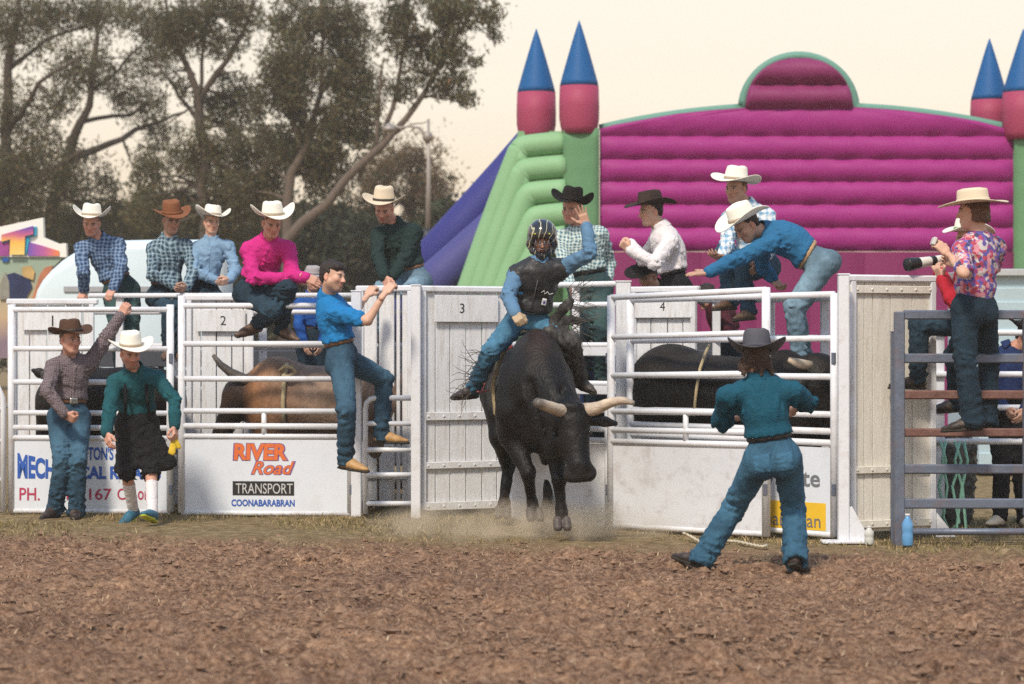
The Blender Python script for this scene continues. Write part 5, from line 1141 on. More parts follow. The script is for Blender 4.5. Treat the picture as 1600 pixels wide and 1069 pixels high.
P8 = person('man in grey shirt and dark brown hat standing with one hand on the gate rail', 21.0, (108, 648), (110, 558, 0), (110, 530, -1), (42, 4, 0), [(84, 568, -1), (140, 563, 0)],
    [dict(el=(74, 612, -1), wr=(102, 648, -1), hand='fist', hd=(116, 656, -1)), dict(el=(169, 524, 0), wr=(189, 492, 0), hand='grip', hd=(194, 482, 0), n=(0, 1, -.3))],
    [dict(kn=(97, 722, -1), an=(87, 792, 1), toe=(-.35, -.9, 0)), dict(kn=(122, 722, -1), an=(119, 794, 1), toe=(.1, -1, 0))], 12, 1.0, 1.0, pl_grey, 'long', jean_mid, belt_brown, MATS['silver'], dict(mat=hat_dkbrown, band=band_dark, tilt=(-4, -3), z=.06, brim=.105, crown=.115, curl=.045), (hair_brown, 'short'), 'red', bootm=boot_dark, flare=.012, front=True)
# ---- bullfighter
P9 = person('bullfighter in teal shirt, black suspenders and black skirt with white socks', 20.4, (214, 660), (211, 580, -1), (204, 552, -1), (24, 16, 0), [(180, 592, 0), (244, 586, 0)],
    [dict(el=(171, 640, -1), wr=(166, 678, -1), hand='relaxed', hd=(170, 692, -1)), dict(el=(272, 624, -1), wr=(273, 668, -1), hand='grip', hd=(274, 682, -1))],
    [dict(kn=(198, 738, -1), an=(208, 796, 1), toe=(-.35, -.8, 0)), dict(kn=(236, 736, -1), an=(238, 800, -1), toe=(-.2, -.9, 0))], 8, .98, 1.04, greenteal, 'long', blackc, None, None, dict(white_hat, tilt=(-6, -4), z=.064, crown=.125, curl=.05, brim=.115), (hair_dark, 'short'), 'red', stubble=.4, hem=.12, bootm=M('sneaker teal', (.03, .13, .2), .6, .2), solem=M('sneaker yellow', (.55, .60, .05), .6), bootstyle='shoe', curve=.03)
q = P9; T9 = q['T']
for sgn in (-1, 1):
    a = q['nk'] + q['lat'] * sgn * .085 + q['fwd'] * .05 - q['up'] * .0; b_ = q['w0'] + q['lat'] * sgn * .1 + q['fwd'] * .13; m_ = (a + b_) / 2 + q['fwd'] * .085
    obj('suspender', sdf([rc(a, m_, .016, .016, .01, (q['fwd'], .5)), rc(m_, b_, .016, .016, .01, (q['fwd'], .5))], .009), blackc, T9, True)
sk = []
w0 = q['w0']; hemc = P(216, 742, 20.3)
sk = [rc(w0 + (0, 0, .05), w0 - (0, 0, .1), .15, .19, .05, (q['fwd'], .8))]
for px, row, r in ((190, 735, .075), (214, 728, .09), (238, 730, .09), (262, 728, .06), (272, 722, .035)): sk.append(rc(w0 - (0, 0, .06), P(px, row, 20.28), .11, r, .05))
sk += [rc(hemc - (0, 0, .12), hemc + (0, 0, -.02), .12, .1, .02, None, 's'), pl(w0 + (0, 0, .05), (0, 0, 1)), pl(P(216, 738, 20.3), (.05, 0, -1))]
obj('skirt', sdf(sk, .0125, wr=.012, wl=.14, seed=5), blackc, T9, True)
for i in (0, 1): obj('sock', sdf([rc(q['K'][i] + (q['A'][i] - q['K'][i]) * .25, q['A'][i], .056, .046, .02), pl(q['K'][i] + (q['A'][i] - q['K'][i]) * .28, q['K'][i] - q['A'][i])], .009, wr=.003, wl=.05), whitec, T9, True)
yl = q['W'][1]; rag = obj('rag', sdf([rc(yl + (.0, -.03, -.07), yl + (-.015, -.05, -.2), .02, .034, .02, ((0, 1, 0), .4)), rc(yl + (.0, -.03, -.07), yl + (.035, -.03, -.16), .018, .025, .02, ((0, 1, 0), .4))], .007, wr=.004, wl=.03), cloth('yellow rag', (.65, .45, .04), .1), None, True, loc=yl)
tag(rag, 'yellow rag held by the bullfighter in the black skirt', 'rag')
# ---- men behind the open chute
P11 = person('man in aqua plaid shirt and black hat standing behind the bull rider', 22.1, (922, 446), (906, 356, -1), (893, 326, -1), (-22, 12, 4), [(878, 366, 0), (938, 362, 0)],
    [dict(el=(880, 414, -1), wr=(892, 448, -1), hand='relaxed'), dict(el=(952, 410, 1), wr=(948, 448, -1), hand='relaxed')], [dict(kn=(908, 520, -1), an=(912, 592, 1)), dict(kn=(940, 520, -1), an=(938, 592, 1))], -12, 1.05, 1.12, pl_aqua, 'long', jean_green, belt_black, None, dict(mat=hat_black, band=hat_black, tilt=(-12, 4), curl=.075, z=.064, brim=.118, crown=.13), (hair_brown, 'short'), 'red', bootm=boot_dark)
P12 = person('young man in white shirt and chocolate hat facing sideways with bent arm', 21.0, (1056, 446), (1034, 358, 0), (1017, 330, 0), (-72, 8, 0), [(1026, 372, 1), (1046, 374, -1)],
    [dict(el=(1006, 406, 1), wr=(984, 380, 1), hand='fist', hd=(974, 378, 1)), dict(el=(1024, 412, -1), wr=(984, 390, 1), hand='fist', hd=(974, 382, 0))],
    [dict(kn=(1040, 516, 1), an=(1046, 590, 0)), dict(kn=(1054, 518, -1), an=(1062, 590, 0))], -88, 1.0, .98, whitec, 'long', jean_black, belt_black, None, dict(mat=hat_choc, band=hat_choc, tilt=(-2, 0), z=.064, brim=.125, curl=.03, crown=.118), (hair_dark, 'short'), 'fair', bootm=boot_dark, curve=.03)
P13 = person('cowboy in pale blue plaid shirt and white hat crouching above the bent man', 20.5, (1186, 412), (1168, 324, -1), (1150, 294, -1), (-38, 6, 0), [(1140, 336, 0), (1198, 332, 0)],
    [dict(el=(1136, 384, -1), wr=(1128, 402, -1), hand='relaxed', hd=(1118, 400, -1)), dict(el=(1210, 382, -1), wr=(1186, 412, -1), hand='relaxed')],
    [dict(kn=(1132, 394, -1), an=(1140, 468, 0), toe=(-.7, -.7, -.1)), dict(kn=(1158, 408, -1), an=(1170, 484, 0), toe=(-.6, -.7, -.1))], -40, 1.0, 1.0, pl_pale, 'long', jean_mid, belt_brown, None, dict(white_hat, tilt=(-6, 6), z=.064, brim=.13, curl=.045, crown=.125), (hair_brown, 'short'), 'tan', bootm=boot_brown, curve=.05, front=True)
P14 = person('cowboy in blue shirt and white hat bending over the chute with outstretched arm', 19.7, (1281, 412), (1196, 362, 0), (1166, 352, -1), (-66, 38, 0), [(1188, 364, 1), (1204, 374, -1)],
    [dict(el=(1192, 418, 1), wr=(1208, 436, 0), hand='grip'), dict(el=(1154, 404, -1), wr=(1106, 426, -1), hand='open', hd=(1080, 428, 0), n=(0, .3, -1))],
    [dict(kn=(1244, 484, 1), an=(1256, 552, 1), toe=(-.8, -.5, 0)), dict(kn=(1240, 480, -1), an=(1248, 552, 0), toe=(-.9, -.4, 0))], -88, 1.05, 1.0, bluec, 'long', jean_light, belt_tan, None, dict(white_hat, tilt=(-12, 0), z=.064, brim=.125, curl=.05, crown=.12), (hair_dark, 'short'), 'tan', bootm=boot_brown, curve=.05)
P15 = person('man in tan hat low behind the rails beside the rider', 22.6, (930, 628), (932, 560, 0), (938, 538, -1), (-20, 20, 0), [(905, 570, 0), (960, 570, 0)],
    [dict(el=(900, 612, -1), wr=(908, 648, -1), hand='relaxed'), dict(el=(966, 612, -1), wr=(958, 648, -1), hand='relaxed')], [dict(kn=(920, 696, 0), an=(920, 760, 0)), dict(kn=(944, 696, 0), an=(944, 760, 0))], 0, 1.0, 1.0, navy, 'long', jean_dark, None, None, dict(mat=hat_cream, band=band_dark, tilt=(-2, 0), crown=.085, brim=.11, curl=.02), (hair_dark, 'short'), 'red', bootm=boot_dark, lod=1.4)
P16 = person('person in black hat ducking behind the number 4 boards', 21.7, (1030, 520), (1028, 450, 0), (1012, 432, -1), (-40, 20, 0), [(1004, 462, 0), (1054, 460, 0)],
    [dict(el=(1000, 505, -1), wr=(1008, 540, -1), hand='relaxed'), dict(el=(1060, 505, -1), wr=(1050, 540, -1), hand='relaxed')], [dict(kn=(1020, 590, 0), an=(1020, 655, 0)), dict(kn=(1042, 590, 0), an=(1042, 655, 0))], -20, .95, 1.0, maroon, 'long', jean_black, None, None, dict(mat=hat_black, band=hat_black, tilt=(-2, 0), crown=.1, brim=.12, curl=.03), (hair_dark, 'short'), 'tan', bootm=boot_dark, lod=1.4)
P17 = person('person in maroon top crouching behind the chute rails under the outstretched arm', 21.2, (1140, 540), (1122, 470, 0), (1106, 466, 0), (-70, 45, 0), [(1116, 478, 1), (1128, 484, -1)],
    [dict(el=(1130, 515, 1), wr=(1150, 530, 0), hand='relaxed'), dict(el=(1140, 516, -1), wr=(1160, 538, -1), hand='relaxed')], [dict(kn=(1110, 590, 0), an=(1120, 650, 0)), dict(kn=(1150, 590, 0), an=(1150, 655, 0))], -80, .95, 1.0, maroon, 'long', jean_dark, None, None, None, (hair_dark, 'short'), 'tan', bootm=boot_dark, lod=1.4)
# ---- man in the arena, seen from behind
P18 = person('man in teal shirt, grey hat and jeans standing legs apart, seen from behind', 16.0, (1206, 712), (1188, 592, -1), (1182, 562, 0), (172, 6, -2), [(1238, 606, 0), (1138, 612, 0)],
    [dict(el=(1262, 630, 1), wr=(1240, 640, 1), hand='fist'), dict(el=(1128, 660, 1), wr=(1150, 650, 1), hand='fist')],
    [dict(kn=(1240, 795, 1), an=(1243, 868, -1), toe=(.45, .8, 0)), dict(kn=(1150, 788, 1), an=(1100, 868, 0), toe=(-.8, .55, 0))], 176, 1.04, 1.0, tealc, 'rolled', jean_bright, belt_black, None, dict(mat=hat_grey, band=hat_grey, tilt=(4, 3), z=.06, brim=.122, curl=.065, crown=.132), (M('hair dark brown', (.055, .028, .016), .55, .4, 50, .5, 150), 'long'), 'tan', bootm=boot_dark, flare=.02, wr=.015, seatpockets=True)
# ---- photographers on the steel panel
P19 = person('woman in floral blouse and flat crowned straw hat standing on the steel panel', 17.9, (1522, 478), (1530, 368, -1), (1520, 330, 0), (-112, 2, 0), [(1556, 380, 1), (1502, 386, -1)],
    [dict(el=(1546, 430, 1), wr=(1496, 412, 1), hand='grip'), dict(el=(1506, 428, -1), wr=(1480, 396, 1), hand='grip', hd=(1466, 382, 0), n=(-.6, .4, .4))],
    [dict(kn=(1544, 560, 1), an=(1542, 652, 1), toe=(-.5, .8, 0)), dict(kn=(1508, 565, 0), an=(1520, 653, 0), toe=(-.9, .2, 0))], 215, 1.05, 1.0, floral('floral print'), 'short', jean_dark, None, None, dict(mat=hat_cream, band=hat_cream, tilt=(2, 2), flat=True, curl=.01, brim=.14, crown=.1, taper=.93, z=.06), (hair_brown, 'bob'), 'fair', bootm=boot_dark, flare=.02, collar=False, tuck=False)
P20 = person('photographer in red shirt and dark jeans seated on the steel panel', 18.55, (1524, 500), (1518, 408, 0), (1514, 374, 0), (-80, 4, 0), [(1512, 420, 1), (1524, 424, -1)],
    [dict(el=(1492, 462, 1), wr=(1466, 424, 1), hand='grip', hd=(1460, 412, 1)), dict(el=(1488, 468, -1), wr=(1472, 436, 1), hand='grip', hd=(1464, 420, 0))],
    [dict(kn=(1492, 552, 1), an=(1494, 626, 1), toe=(-1, .0, -.15)), dict(kn=(1436, 508, -1), an=(1434, 590, 0), toe=(-1, -.1, -.05))], -85, 1.02, 1.0, redc, 'long', jean_dark, None, None, dict(mat=hat_white, band=cloth('green band', (.1, .3, .12)), tilt=(-4, 0), brim=.09, curl=.04, crown=.1), (hair_dark, 'short'), 'fair', bootm=boot_dark)
P21 = person('person in blue jacket and black trousers standing behind the steel panel', 19.9, (1576, 640), (1574, 548, 0), (1606, 528, 0), (40, 30, 0), [(1548, 556, 0), (1602, 562, 0)],
    [dict(el=(1546, 610, -1), wr=(1572, 640, -1), hand='relaxed'), dict(el=(1618, 610, -1), wr=(1600, 642, -1), hand='relaxed')], [dict(kn=(1566, 725, -1), an=(1562, 806, 1), toe=(-.6, -.8, 0)), dict(kn=(1596, 725, -1), an=(1600, 808, 1), toe=(.1, -1, 0))], 10, 1.0, 1.1, navy, 'long', jean_black, None, None, dict(mat=hat_black, band=hat_black, crown=.1, brim=.1), (hair_dark, 'short'), 'tan', bootm=M('cream shoe', (.6, .5, .38), .7), bootstyle='shoe', lod=1.4)
# ---- bull rider
P10 = person('bull rider in black vest and helmet with one arm raised on the bucking bull', 19.45, (824, 500), (843, 412, -1), (847, 374, -1), (0, 18, 0), [(806, 424, 0), (880, 414, 0)],
    [dict(el=(794, 464, -1), wr=(806, 492, -1), hand='fist', hd=(812, 502, -1), n=(.3, .8, -.4)), dict(el=(922, 396, -1), wr=(916, 352, 1), hand='open', hd=(908, 328, 0), n=(0, -1, .1))],
    [dict(kn=(768, 548, -1), an=(740, 606, 1), toe=(-.75, -.55, -.3)), dict(kn=(890, 535, -1), an=(904, 590, 1), toe=(.5, -.5, -.5))], 6, .97, 1.02, denimshirt, 'long', jean_bright, belt_black, MATS['silver'], None, None, 'tan', stubble=.3, bootm=boot_dark, curve=.04, glove=(leather('glove leather', (.42, .31, .19)), (0,)))
# ================================================================== bulls
def hide(name, rough=.55): return M(name, (1, 1, 1), .5, .35, 12, .45, 55, attr=True, spec=.2, stretch=(1, 1, .5))
hidem = hide('bull hide'); hornm = M('bull horn', (.55, .44, .32), .45, .25, 12, .2, 40, dirt=(.16, .11, .08), ds=8, da=.6); hornd = M('dark bull horn', (.10, .085, .07), .45, .3, 10, .2, 40, dirt=(.35, .29, .22), ds=7, da=.5); hoofm = M('hoof', (.075, .06, .055), .5, .3, 14, .3, 50); ropem = M('rope', (.42, .34, .20), .85, .2, 30, .5, 120)
def hoof(parent, c, d, R=.062):
    d = nrm(d); s_ = nrm(np.cross(d, (0, 0, 1))); pr = []
    for q in (-1, 1): pr.append(rc(c + s_ * q * .034 + (0, 0, .035), c + s_ * q * .037 + d * .045 - (0, 0, .02), .036, .034, .008))
    pr.append(pl(c - (0, 0, .045), (0, 0, -1))); return obj('hoof', sdf(pr, .0085), hoofm, parent, True)
bb = thing('bull', 'black bucking bull with pale horns leaping out of the chute under the rider', 'bull', (XX(835, 19.0), 19.0, 0.0))
Q = lambda a, b, y: P(a, b, y)
pr = [el(Q(838, 612, 18.95), (.275, .44, .45), None, .08), el(Q(840, 556, 19.1), (.145, .34, .21), None, .12), rc(Q(832, 622, 19.2), Q(806, 612, 20.15), .285, .27, .12), el(Q(800, 600, 20.3), (.26, .34, .31), None, .1),
      rc(Q(848, 610, 18.75), Q(882, 655, 18.42), .235, .175, .12), el(Q(846, 676, 18.72), (.17, .23, .16), None, .1), rc(Q(858, 690, 18.62), Q(872, 700, 18.45), .1, .07, .1),
      el(Q(893, 652, 18.26), (.155, .13, .11), None, .06), rc(Q(893, 668, 18.24), Q(905, 728, 18.12), .135, .088, .06), el(Q(878, 690, 18.32), (.11, .14, .12), None, .07), rc(Q(892, 742, 18.1), Q(920, 740, 18.1), .062, .062, .04), el(Q(905, 728, 18.08), (.085, .07, .07), None, .04),
      # forelegs and hind legs
      el(Q(800, 650, 18.85), (.13, .24, .25), None, .08), rc(Q(798, 678, 18.8), Q(825, 738, 18.62), .1, .058, .05), rc(Q(825, 738, 18.62), Q(832, 787, 18.76), .054, .038, .02), el(Q(826, 740, 18.6), (.058, .058, .066), None, .03), rc(Q(832, 785, 18.74), Q(835, 802, 18.72), .05, .054, .02),
      el(Q(872, 655, 18.75), (.12, .22, .23), None, .08), rc(Q(868, 688, 18.62), Q(873, 748, 18.52), .092, .056, .05), rc(Q(873, 748, 18.52), Q(877, 798, 18.52), .05, .04, .02), el(Q(874, 750, 18.5), (.057, .057, .064), None, .03), rc(Q(877, 795, 18.52), Q(878, 814, 18.5), .052, .056, .02),
      rc(Q(785, 622, 20.15), Q(784, 682, 19.95), .17, .105, .08), rc(Q(784, 682, 19.95), Q(794, 728, 20.2), .1, .062, .05), rc(Q(795, 728, 20.2), Q(786, 788, 20.0), .052, .042, .03), rc(Q(788, 785, 20.0), Q(786, 796, 19.97), .058, .058, .02),
      rc(Q(850, 625, 20.2), Q(852, 682, 20.0), .15, .095, .08), rc(Q(852, 682, 20.0), Q(858, 730, 20.25), .095, .056, .05), rc(Q(858, 730, 20.25), Q(855, 788, 20.05), .048, .04, .03), rc(Q(855, 788, 20.05), Q(854, 798, 20.0), .046, .048, .02),
      # shoulder blades, neck creases, jowl, forehead tuft
      rc(Q(797, 585, 18.85), Q(794, 645, 18.74), .085, .10, .05), rc(Q(876, 585, 18.8), Q(882, 635, 18.68), .07, .08, .05), rc(Q(846, 560, 18.78), Q(868, 620, 18.48), .14, .12, .06), el(Q(893, 636, 18.2), (.10, .07, .05), None, .03), el(Q(866, 700, 18.4), (.08, .11, .09), None, .05),
      rc(Q(826, 600, 18.5), Q(850, 690, 18.42), .035, .03, .05, None, 's'), rc(Q(812, 640, 18.52), Q(822, 700, 18.5), .03, .03, .06, None, 's'), rc(Q(884, 600, 18.42), Q(862, 640, 18.38), .02, .02, .05, None, 's'),
      # eye sockets, nostrils
      el(Q(866, 678, 18.17), (.03, .05, .024), None, .03, 's'), el(Q(922, 676, 18.14), (.025, .04, .022), None, .03, 's'), el(Q(897, 742, 18.02), (.014, .03, .012), None, .015, 's'), el(Q(917, 740, 18.02), (.014, .03, .012), None, .015, 's')]
v, q = sdf(pr, .017, relax=2); v += .004 * np.stack([fbm(v * 11, 2, k) for k in (1, 2, 3)], 1)
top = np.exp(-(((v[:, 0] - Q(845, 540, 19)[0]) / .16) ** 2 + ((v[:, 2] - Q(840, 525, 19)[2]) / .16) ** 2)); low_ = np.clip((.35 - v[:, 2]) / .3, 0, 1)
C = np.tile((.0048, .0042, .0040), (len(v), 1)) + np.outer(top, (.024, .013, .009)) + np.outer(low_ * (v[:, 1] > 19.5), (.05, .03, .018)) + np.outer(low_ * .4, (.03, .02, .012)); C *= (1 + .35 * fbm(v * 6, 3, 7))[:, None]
mz = np.exp(-np.sum(((v - Q(905, 743, 18.03)) / (.12, .09, .05)) ** 2, 1)); C += np.outer(mz, (.028, .024, .024)); ridge_hi = np.exp(-np.sum(((v - Q(893, 690, 18.12)) / (.07, .1, .2)) ** 2, 1)); C += np.outer(ridge_hi, (.006, .004, .003))  # muzzle greyer; highlight down the face ridge painted into the hide colour
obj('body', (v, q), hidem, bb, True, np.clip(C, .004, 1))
for c_, d_ in ((Q(835, 806, 18.7), (.2, -1, 0)), (Q(878, 820, 18.47), (.1, -1, 0)), (Q(786, 802, 19.94), (0, -1, 0)), (Q(854, 804, 19.98), (0, -1, 0))): hoof(bb, c_, np.array(d_, float))
hornc = M('horn graded', (1, 1, 1), .45, .15, 25, .3, 60, attr=True, stretch=(.3, 1, 1))
def horn(parent, pts, rr, base, tip, n=14):
    Pq = spline(pts, 4); m = len(Pq); R_ = np.interp(np.linspace(0, 1, m), np.linspace(0, 1, len(rr)), rr) * (1 + .025 * np.sin(np.arange(m) * 2.1)); v, f = tube(Pq, list(R_), n)
    t = np.repeat(np.linspace(0, 1, m), n); a = np.clip((t - .72) / .25, 0, 1)[:, None]; C = np.array(base) * (1 - a) + np.array(tip) * a; C *= (1 + .25 * fbm(v * 30, 2, 3))[:, None]; C *= np.where(t < .12, .6, 1)[:, None]
    return obj('horn', (v, f), hornc, parent, True, np.clip(C, .01, 1))
horn(bb, [Q(890, 645, 18.26), Q(874, 641, 18.14), Q(856, 635, 18.02), Q(838, 629, 17.92)], [.055, .05, .045, .042, .036], (.50, .41, .31), (.10, .085, .075))
horn(bb, [Q(912, 642, 18.24), Q(932, 638, 18.2), Q(952, 630, 18.16), Q(972, 626, 18.12), Q(991, 630, 18.1)], [.06, .052, .042, .036, .03, .016], (.50, .40, .30), (.30, .25, .21))
obj('ear', sdf([rc(Q(924, 660, 18.3), Q(945, 659, 18.28), .035, .045, .02, ((0, 0, 1), .8)), rc(Q(945, 659, 18.28), Q(962, 662, 18.27), .042, .02, .02), el(Q(947, 661, 18.22), (.05, .03, .025), None, .01, 's')], .009), M('black hide', (.012, .010, .009), .6, .3, 30, .4, 100), bb, True)
obj('ear', sdf([rc(Q(872, 655, 18.36), Q(860, 664, 18.38), .03, .036, .02), rc(Q(860, 664, 18.38), Q(850, 674, 18.40), .034, .016, .02)], .009), MATS['black hide'], bb, True)
for a, b, y in ((866, 678, 18.2), (922, 676, 18.165)): obj('eye', sdf([el(Q(a, b, y), (.016, .016, .016))], .006), M('bull eye', (.006, .005, .005), .12, spec=.6), bb, True)
obj('tail', tube([Q(800, 575, 20.62), Q(792, 560, 20.75), Q(780, 600, 20.85), Q(785, 660, 20.85)], [.04, .03, .025, .05], 8), MATS['black hide'], bb, True)
obj('bull_rope', tube([Q(842, 516, 19.42), Q(815, 516, 19.38), Q(797, 532, 19.36), Q(781, 560, 19.36), Q(770, 600, 19.36), Q(775, 645, 19.36), Q(800, 680, 19.36)], .022, 8), ropem, bb, True)
obj('flank_strap', tube([Q(800, 540, 20.1) + (0, 0, .0), Q(766, 560, 20.05), Q(757, 610, 20.05), Q(772, 665, 20.05), Q(810, 685, 20.05)], .018, 8), M('red strap', (.35, .06, .05), .7), bb, True)
obj('bell', lathe(Q(806, 690, 19.3), [(.05, -.06), (.048, -.04), (.04, .03), (.012, .05)], 12), M('bell brass', (.35, .22, .1), .4, .2, metal=.7), bb, True)

def chute_bull(label, prims, colf, horns, Y, base, ears=(), hm=None, legs=()):
    T = thing('bull', label, 'bull', base)
    for (a, b) in legs: prims = prims + [rc(a, b, .14, .07, .08), rc(b, np.array((b[0], b[1], .1)), .06, .055, .03)]
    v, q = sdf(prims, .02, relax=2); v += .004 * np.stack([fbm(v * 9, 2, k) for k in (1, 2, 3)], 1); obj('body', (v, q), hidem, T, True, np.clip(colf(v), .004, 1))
    for pts, rr in horns: obj('horn', tube(pts, rr, 12), hm or hornd, T, True)
    for a, b in ears: obj('ear', sdf([rc(a, b, .03, .045, .02), rc(b, b + (b - a) * .9, .042, .018, .02)], .01), MATS['black hide'], T, True)
    for (a, b) in legs: hoof(T, np.array((b[0], b[1], .05)), np.array((-1., 0, 0)))
    return T
# brown bull in chute 2
Y2 = 21.75
pr = [rc(Q(445, 628, Y2), Q(570, 630, Y2 - .05), .335, .33, .15), el(Q(432, 596, Y2), (.22, .24, .22), None, .14), el(Q(425, 640, Y2), (.24, .3, .3), None, .12), rc(Q(415, 620, Y2), Q(385, 618, Y2), .24, .17, .12), el(Q(375, 612, Y2), (.15, .14, .13), None, .06), rc(Q(370, 625, Y2), Q(345, 680, Y2), .13, .085, .06), el(Q(590, 620, Y2), (.3, .32, .34), None, .12)]
def brown(v):
    t = np.clip((v[:, 0] - Q(400, 0, Y2)[0]) / .5, 0, 1); hd = np.clip((Q(402, 0, Y2)[0] - v[:, 0]) / .12, 0, 1); C = np.outer(1 - t, (.24, .112, .05)) + np.outer(t, (.21, .14, .10)); C = C * (1 - hd[:, None]) + np.outer(hd, (.030, .018, .013))
    return C * (1 + .4 * fbm(v * 5, 3, 4))[:, None]
b2 = chute_bull('brown bull with long dark horn standing in the chute behind the transport sign', pr, brown, [([Q(398, 600, Y2 - .1), Q(380, 592, Y2 - .16), Q(360, 582, Y2 - .18), Q(345, 570, Y2 - .18), Q(333, 555, Y2 - .16)], [.055, .05, .042, .032, .018]), ([Q(392, 595, Y2 + .12), Q(372, 590, Y2 + .3), Q(355, 575, Y2 + .35)], [.05, .04, .02])], Y2, (Q(470, 0, Y2)[0], Y2, 0), [(Q(395, 618, Y2 - .12), Q(408, 626, Y2 - .2))], None, [(Q(425, 690, Y2 - .12), Q(420, 740, Y2 - .12)), (Q(440, 690, Y2 + .12), Q(440, 740, Y2 + .12)), (Q(590, 690, Y2 - .12), Q(600, 740, Y2 - .1)), (Q(580, 690, Y2 + .12), Q(585, 740, Y2 + .12))])
obj('bull_rope', tube([Q(452, 566, Y2 + .05), Q(447, 572, Y2 - .25), Q(444, 590, Y2 - .33), Q(442, 630, Y2 - .37), Q(444, 670, Y2 - .32)], .02, 8), ropem, b2, True)
obj('rope_handle', tube([Q(437, 580, Y2 - .3), Q(446, 572, Y2 - .36), Q(457, 574, Y2 - .38), Q(462, 582, Y2 - .34), Q(452, 588, Y2 - .36), Q(440, 588, Y2 - .36)], .018, 8), ropem, b2, True)
def black(v): return np.tile((.005, .0043, .004), (len(v), 1)) * (1 + .4 * fbm(v * 5, 3, 4))[:, None]
pr = [rc(Q(120, 632, 21.75), Q(235, 630, 21.7), .33, .33, .15), el(Q(115, 600, 21.75), (.22, .22, .2), None, .12), rc(Q(105, 620, 21.75), Q(84, 622, 21.75), .2, .15, .1), rc(Q(80, 625, 21.75), Q(70, 680, 21.75), .13, .085, .06)]
chute_bull('black bull in the chute behind the two men by the sign', pr, black, [([Q(82, 600, 21.6), Q(70, 592, 21.55), Q(66, 580, 21.55)], [.045, .04, .025])], 21.75, (Q(150, 0, 21.75)[0], 21.75, 0), [(Q(74, 588, 21.62), Q(62, 583, 21.58))], None, [(Q(115, 690, 21.65), Q(112, 740, 21.65)), (Q(125, 690, 21.85), Q(125, 740, 21.85)), (Q(225, 690, 21.6), Q(232, 740, 21.6)), (Q(222, 690, 21.85), Q(225, 740, 21.85))])
pr = [rc(Q(1052, 622, 20.05), Q(1190, 628, 19.4), .39, .35, .16), el(Q(1050, 600, 20.05), (.33, .3, .33), None, .12), el(Q(1225, 605, 19.25), (.22, .28, .3), None, .14), rc(Q(1235, 610, 19.2), Q(1268, 606, 19.05), .24, .19, .12), el(Q(1278, 590, 19.0), (.19, .17, .2), None, .1), rc(Q(1282, 610, 18.95), Q(1300, 680, 18.9), .15, .09, .06), el(Q(1250, 655, 19.15), (.28, .26, .28), None, .1)]
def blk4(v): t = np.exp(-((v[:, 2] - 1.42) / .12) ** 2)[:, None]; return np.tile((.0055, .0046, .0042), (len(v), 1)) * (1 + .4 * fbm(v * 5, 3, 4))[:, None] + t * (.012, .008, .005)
b4 = chute_bull('black bull with short pale horn standing in the chute behind the open gate', pr, blk4, [([Q(1266, 572, 18.9), Q(1248, 568, 18.84), Q(1232, 562, 18.82)], [.042, .038, .02])], 19.6, (Q(1150, 0, 19.6)[0], 19.6, 0), [(Q(1262, 596, 18.86), Q(1250, 600, 18.82))], hornm, [(Q(1050, 700, 20.0), Q(1045, 750, 20.0)), (Q(1080, 700, 20.1), Q(1075, 750, 20.1)), (Q(1225, 700, 19.15), Q(1228, 750, 19.15)), (Q(1245, 700, 19.3), Q(1250, 750, 19.3))])
obj('bull_rope', tube([Q(1108, 540, 19.75), Q(1102, 552, 19.5), Q(1094, 575, 19.42), Q(1088, 610, 19.38), Q(1084, 650, 19.4)], .013, 8), ropem, b4, True)
# ================================================================== rider's gear
q = P10; T = q['T']; vest = M('black vest leather', (.016, .016, .018), .5, .3, 10, .25, 60, spec=.45); hc, R = q['hc'], q['R']
vp = [dict(p) for p in q['torso']] + [el(q['w0'] + q['up'] * .05, (.145, .116, .075), q['Rt'], .05), pl(q['w0'] + q['up'] * .02, -q['up']), rc(q['nk'] + q['up'] * .035 + q['fwd'] * .02, q['nk'] + q['up'] * .16, .05, .08, .02, None, 's')]
for i, sgn in ((0, -1), (1, 1)): vp.append(el(q['S'][i] + q['lat'] * sgn * .085 - q['up'] * .07, (.05, .14, .1), q['Rt'], .02, 's'))
vo = obj('vest', sdf(vp, .0115, inf=.034, wr=.006, wl=.1, seed=2), vest, T, True)
pc = q['mid'] + q['lat'] * .09 + q['fwd'] * .17
patch = M('white patch', (.6, .6, .6), .7); 
obj('badge', sdf([rb(pc - q['up'] * .03, (.016, .004, .026), .004, q['Rt'], .002)], .006), patch, vo, True); obj('badge_oval', sdf([el(pc - q['up'] * .03 + q['fwd'] * .006, (.011, .006, .018), q['Rt'])], .005), M('purple badge', (.05, .02, .3), .5), vo, True)
obj('badge', sdf([rb(q['mid'] - q['lat'] * .11 + q['fwd'] * .15 + q['up'] * .0, (.018, .004, .008), .003, q['Rt'], .002)], .005), M('blue badge', (.05, .25, .5), .5), vo, True)
sc1 = q['mid'] + q['lat'] * .05 + q['fwd'] * .175 + q['up'] * .045
obj('script_mark', tube([sc1, sc1 + q['lat'] * .02 + q['up'] * .02, sc1 + q['lat'] * .03 - q['up'] * .008, sc1 + q['lat'] * .05 + q['up'] * .018, sc1 + q['lat'] * .065 - q['up'] * .004, sc1 + q['lat'] * .095 + q['up'] * .012], .004, 6), patch, vo, True)
obj('zip', tube([q['nk'] - q['up'] * .1 + q['fwd'] * .15, q['mid'] + q['fwd'] * .175, q['w0'] + q['up'] * .05 + q['fwd'] * .16], .004, 6), M('zip metal', (.1, .1, .1), .4, metal=.6), vo, True)
def Wh(x, y, z): return hc + np.array((x, y, z)) @ R
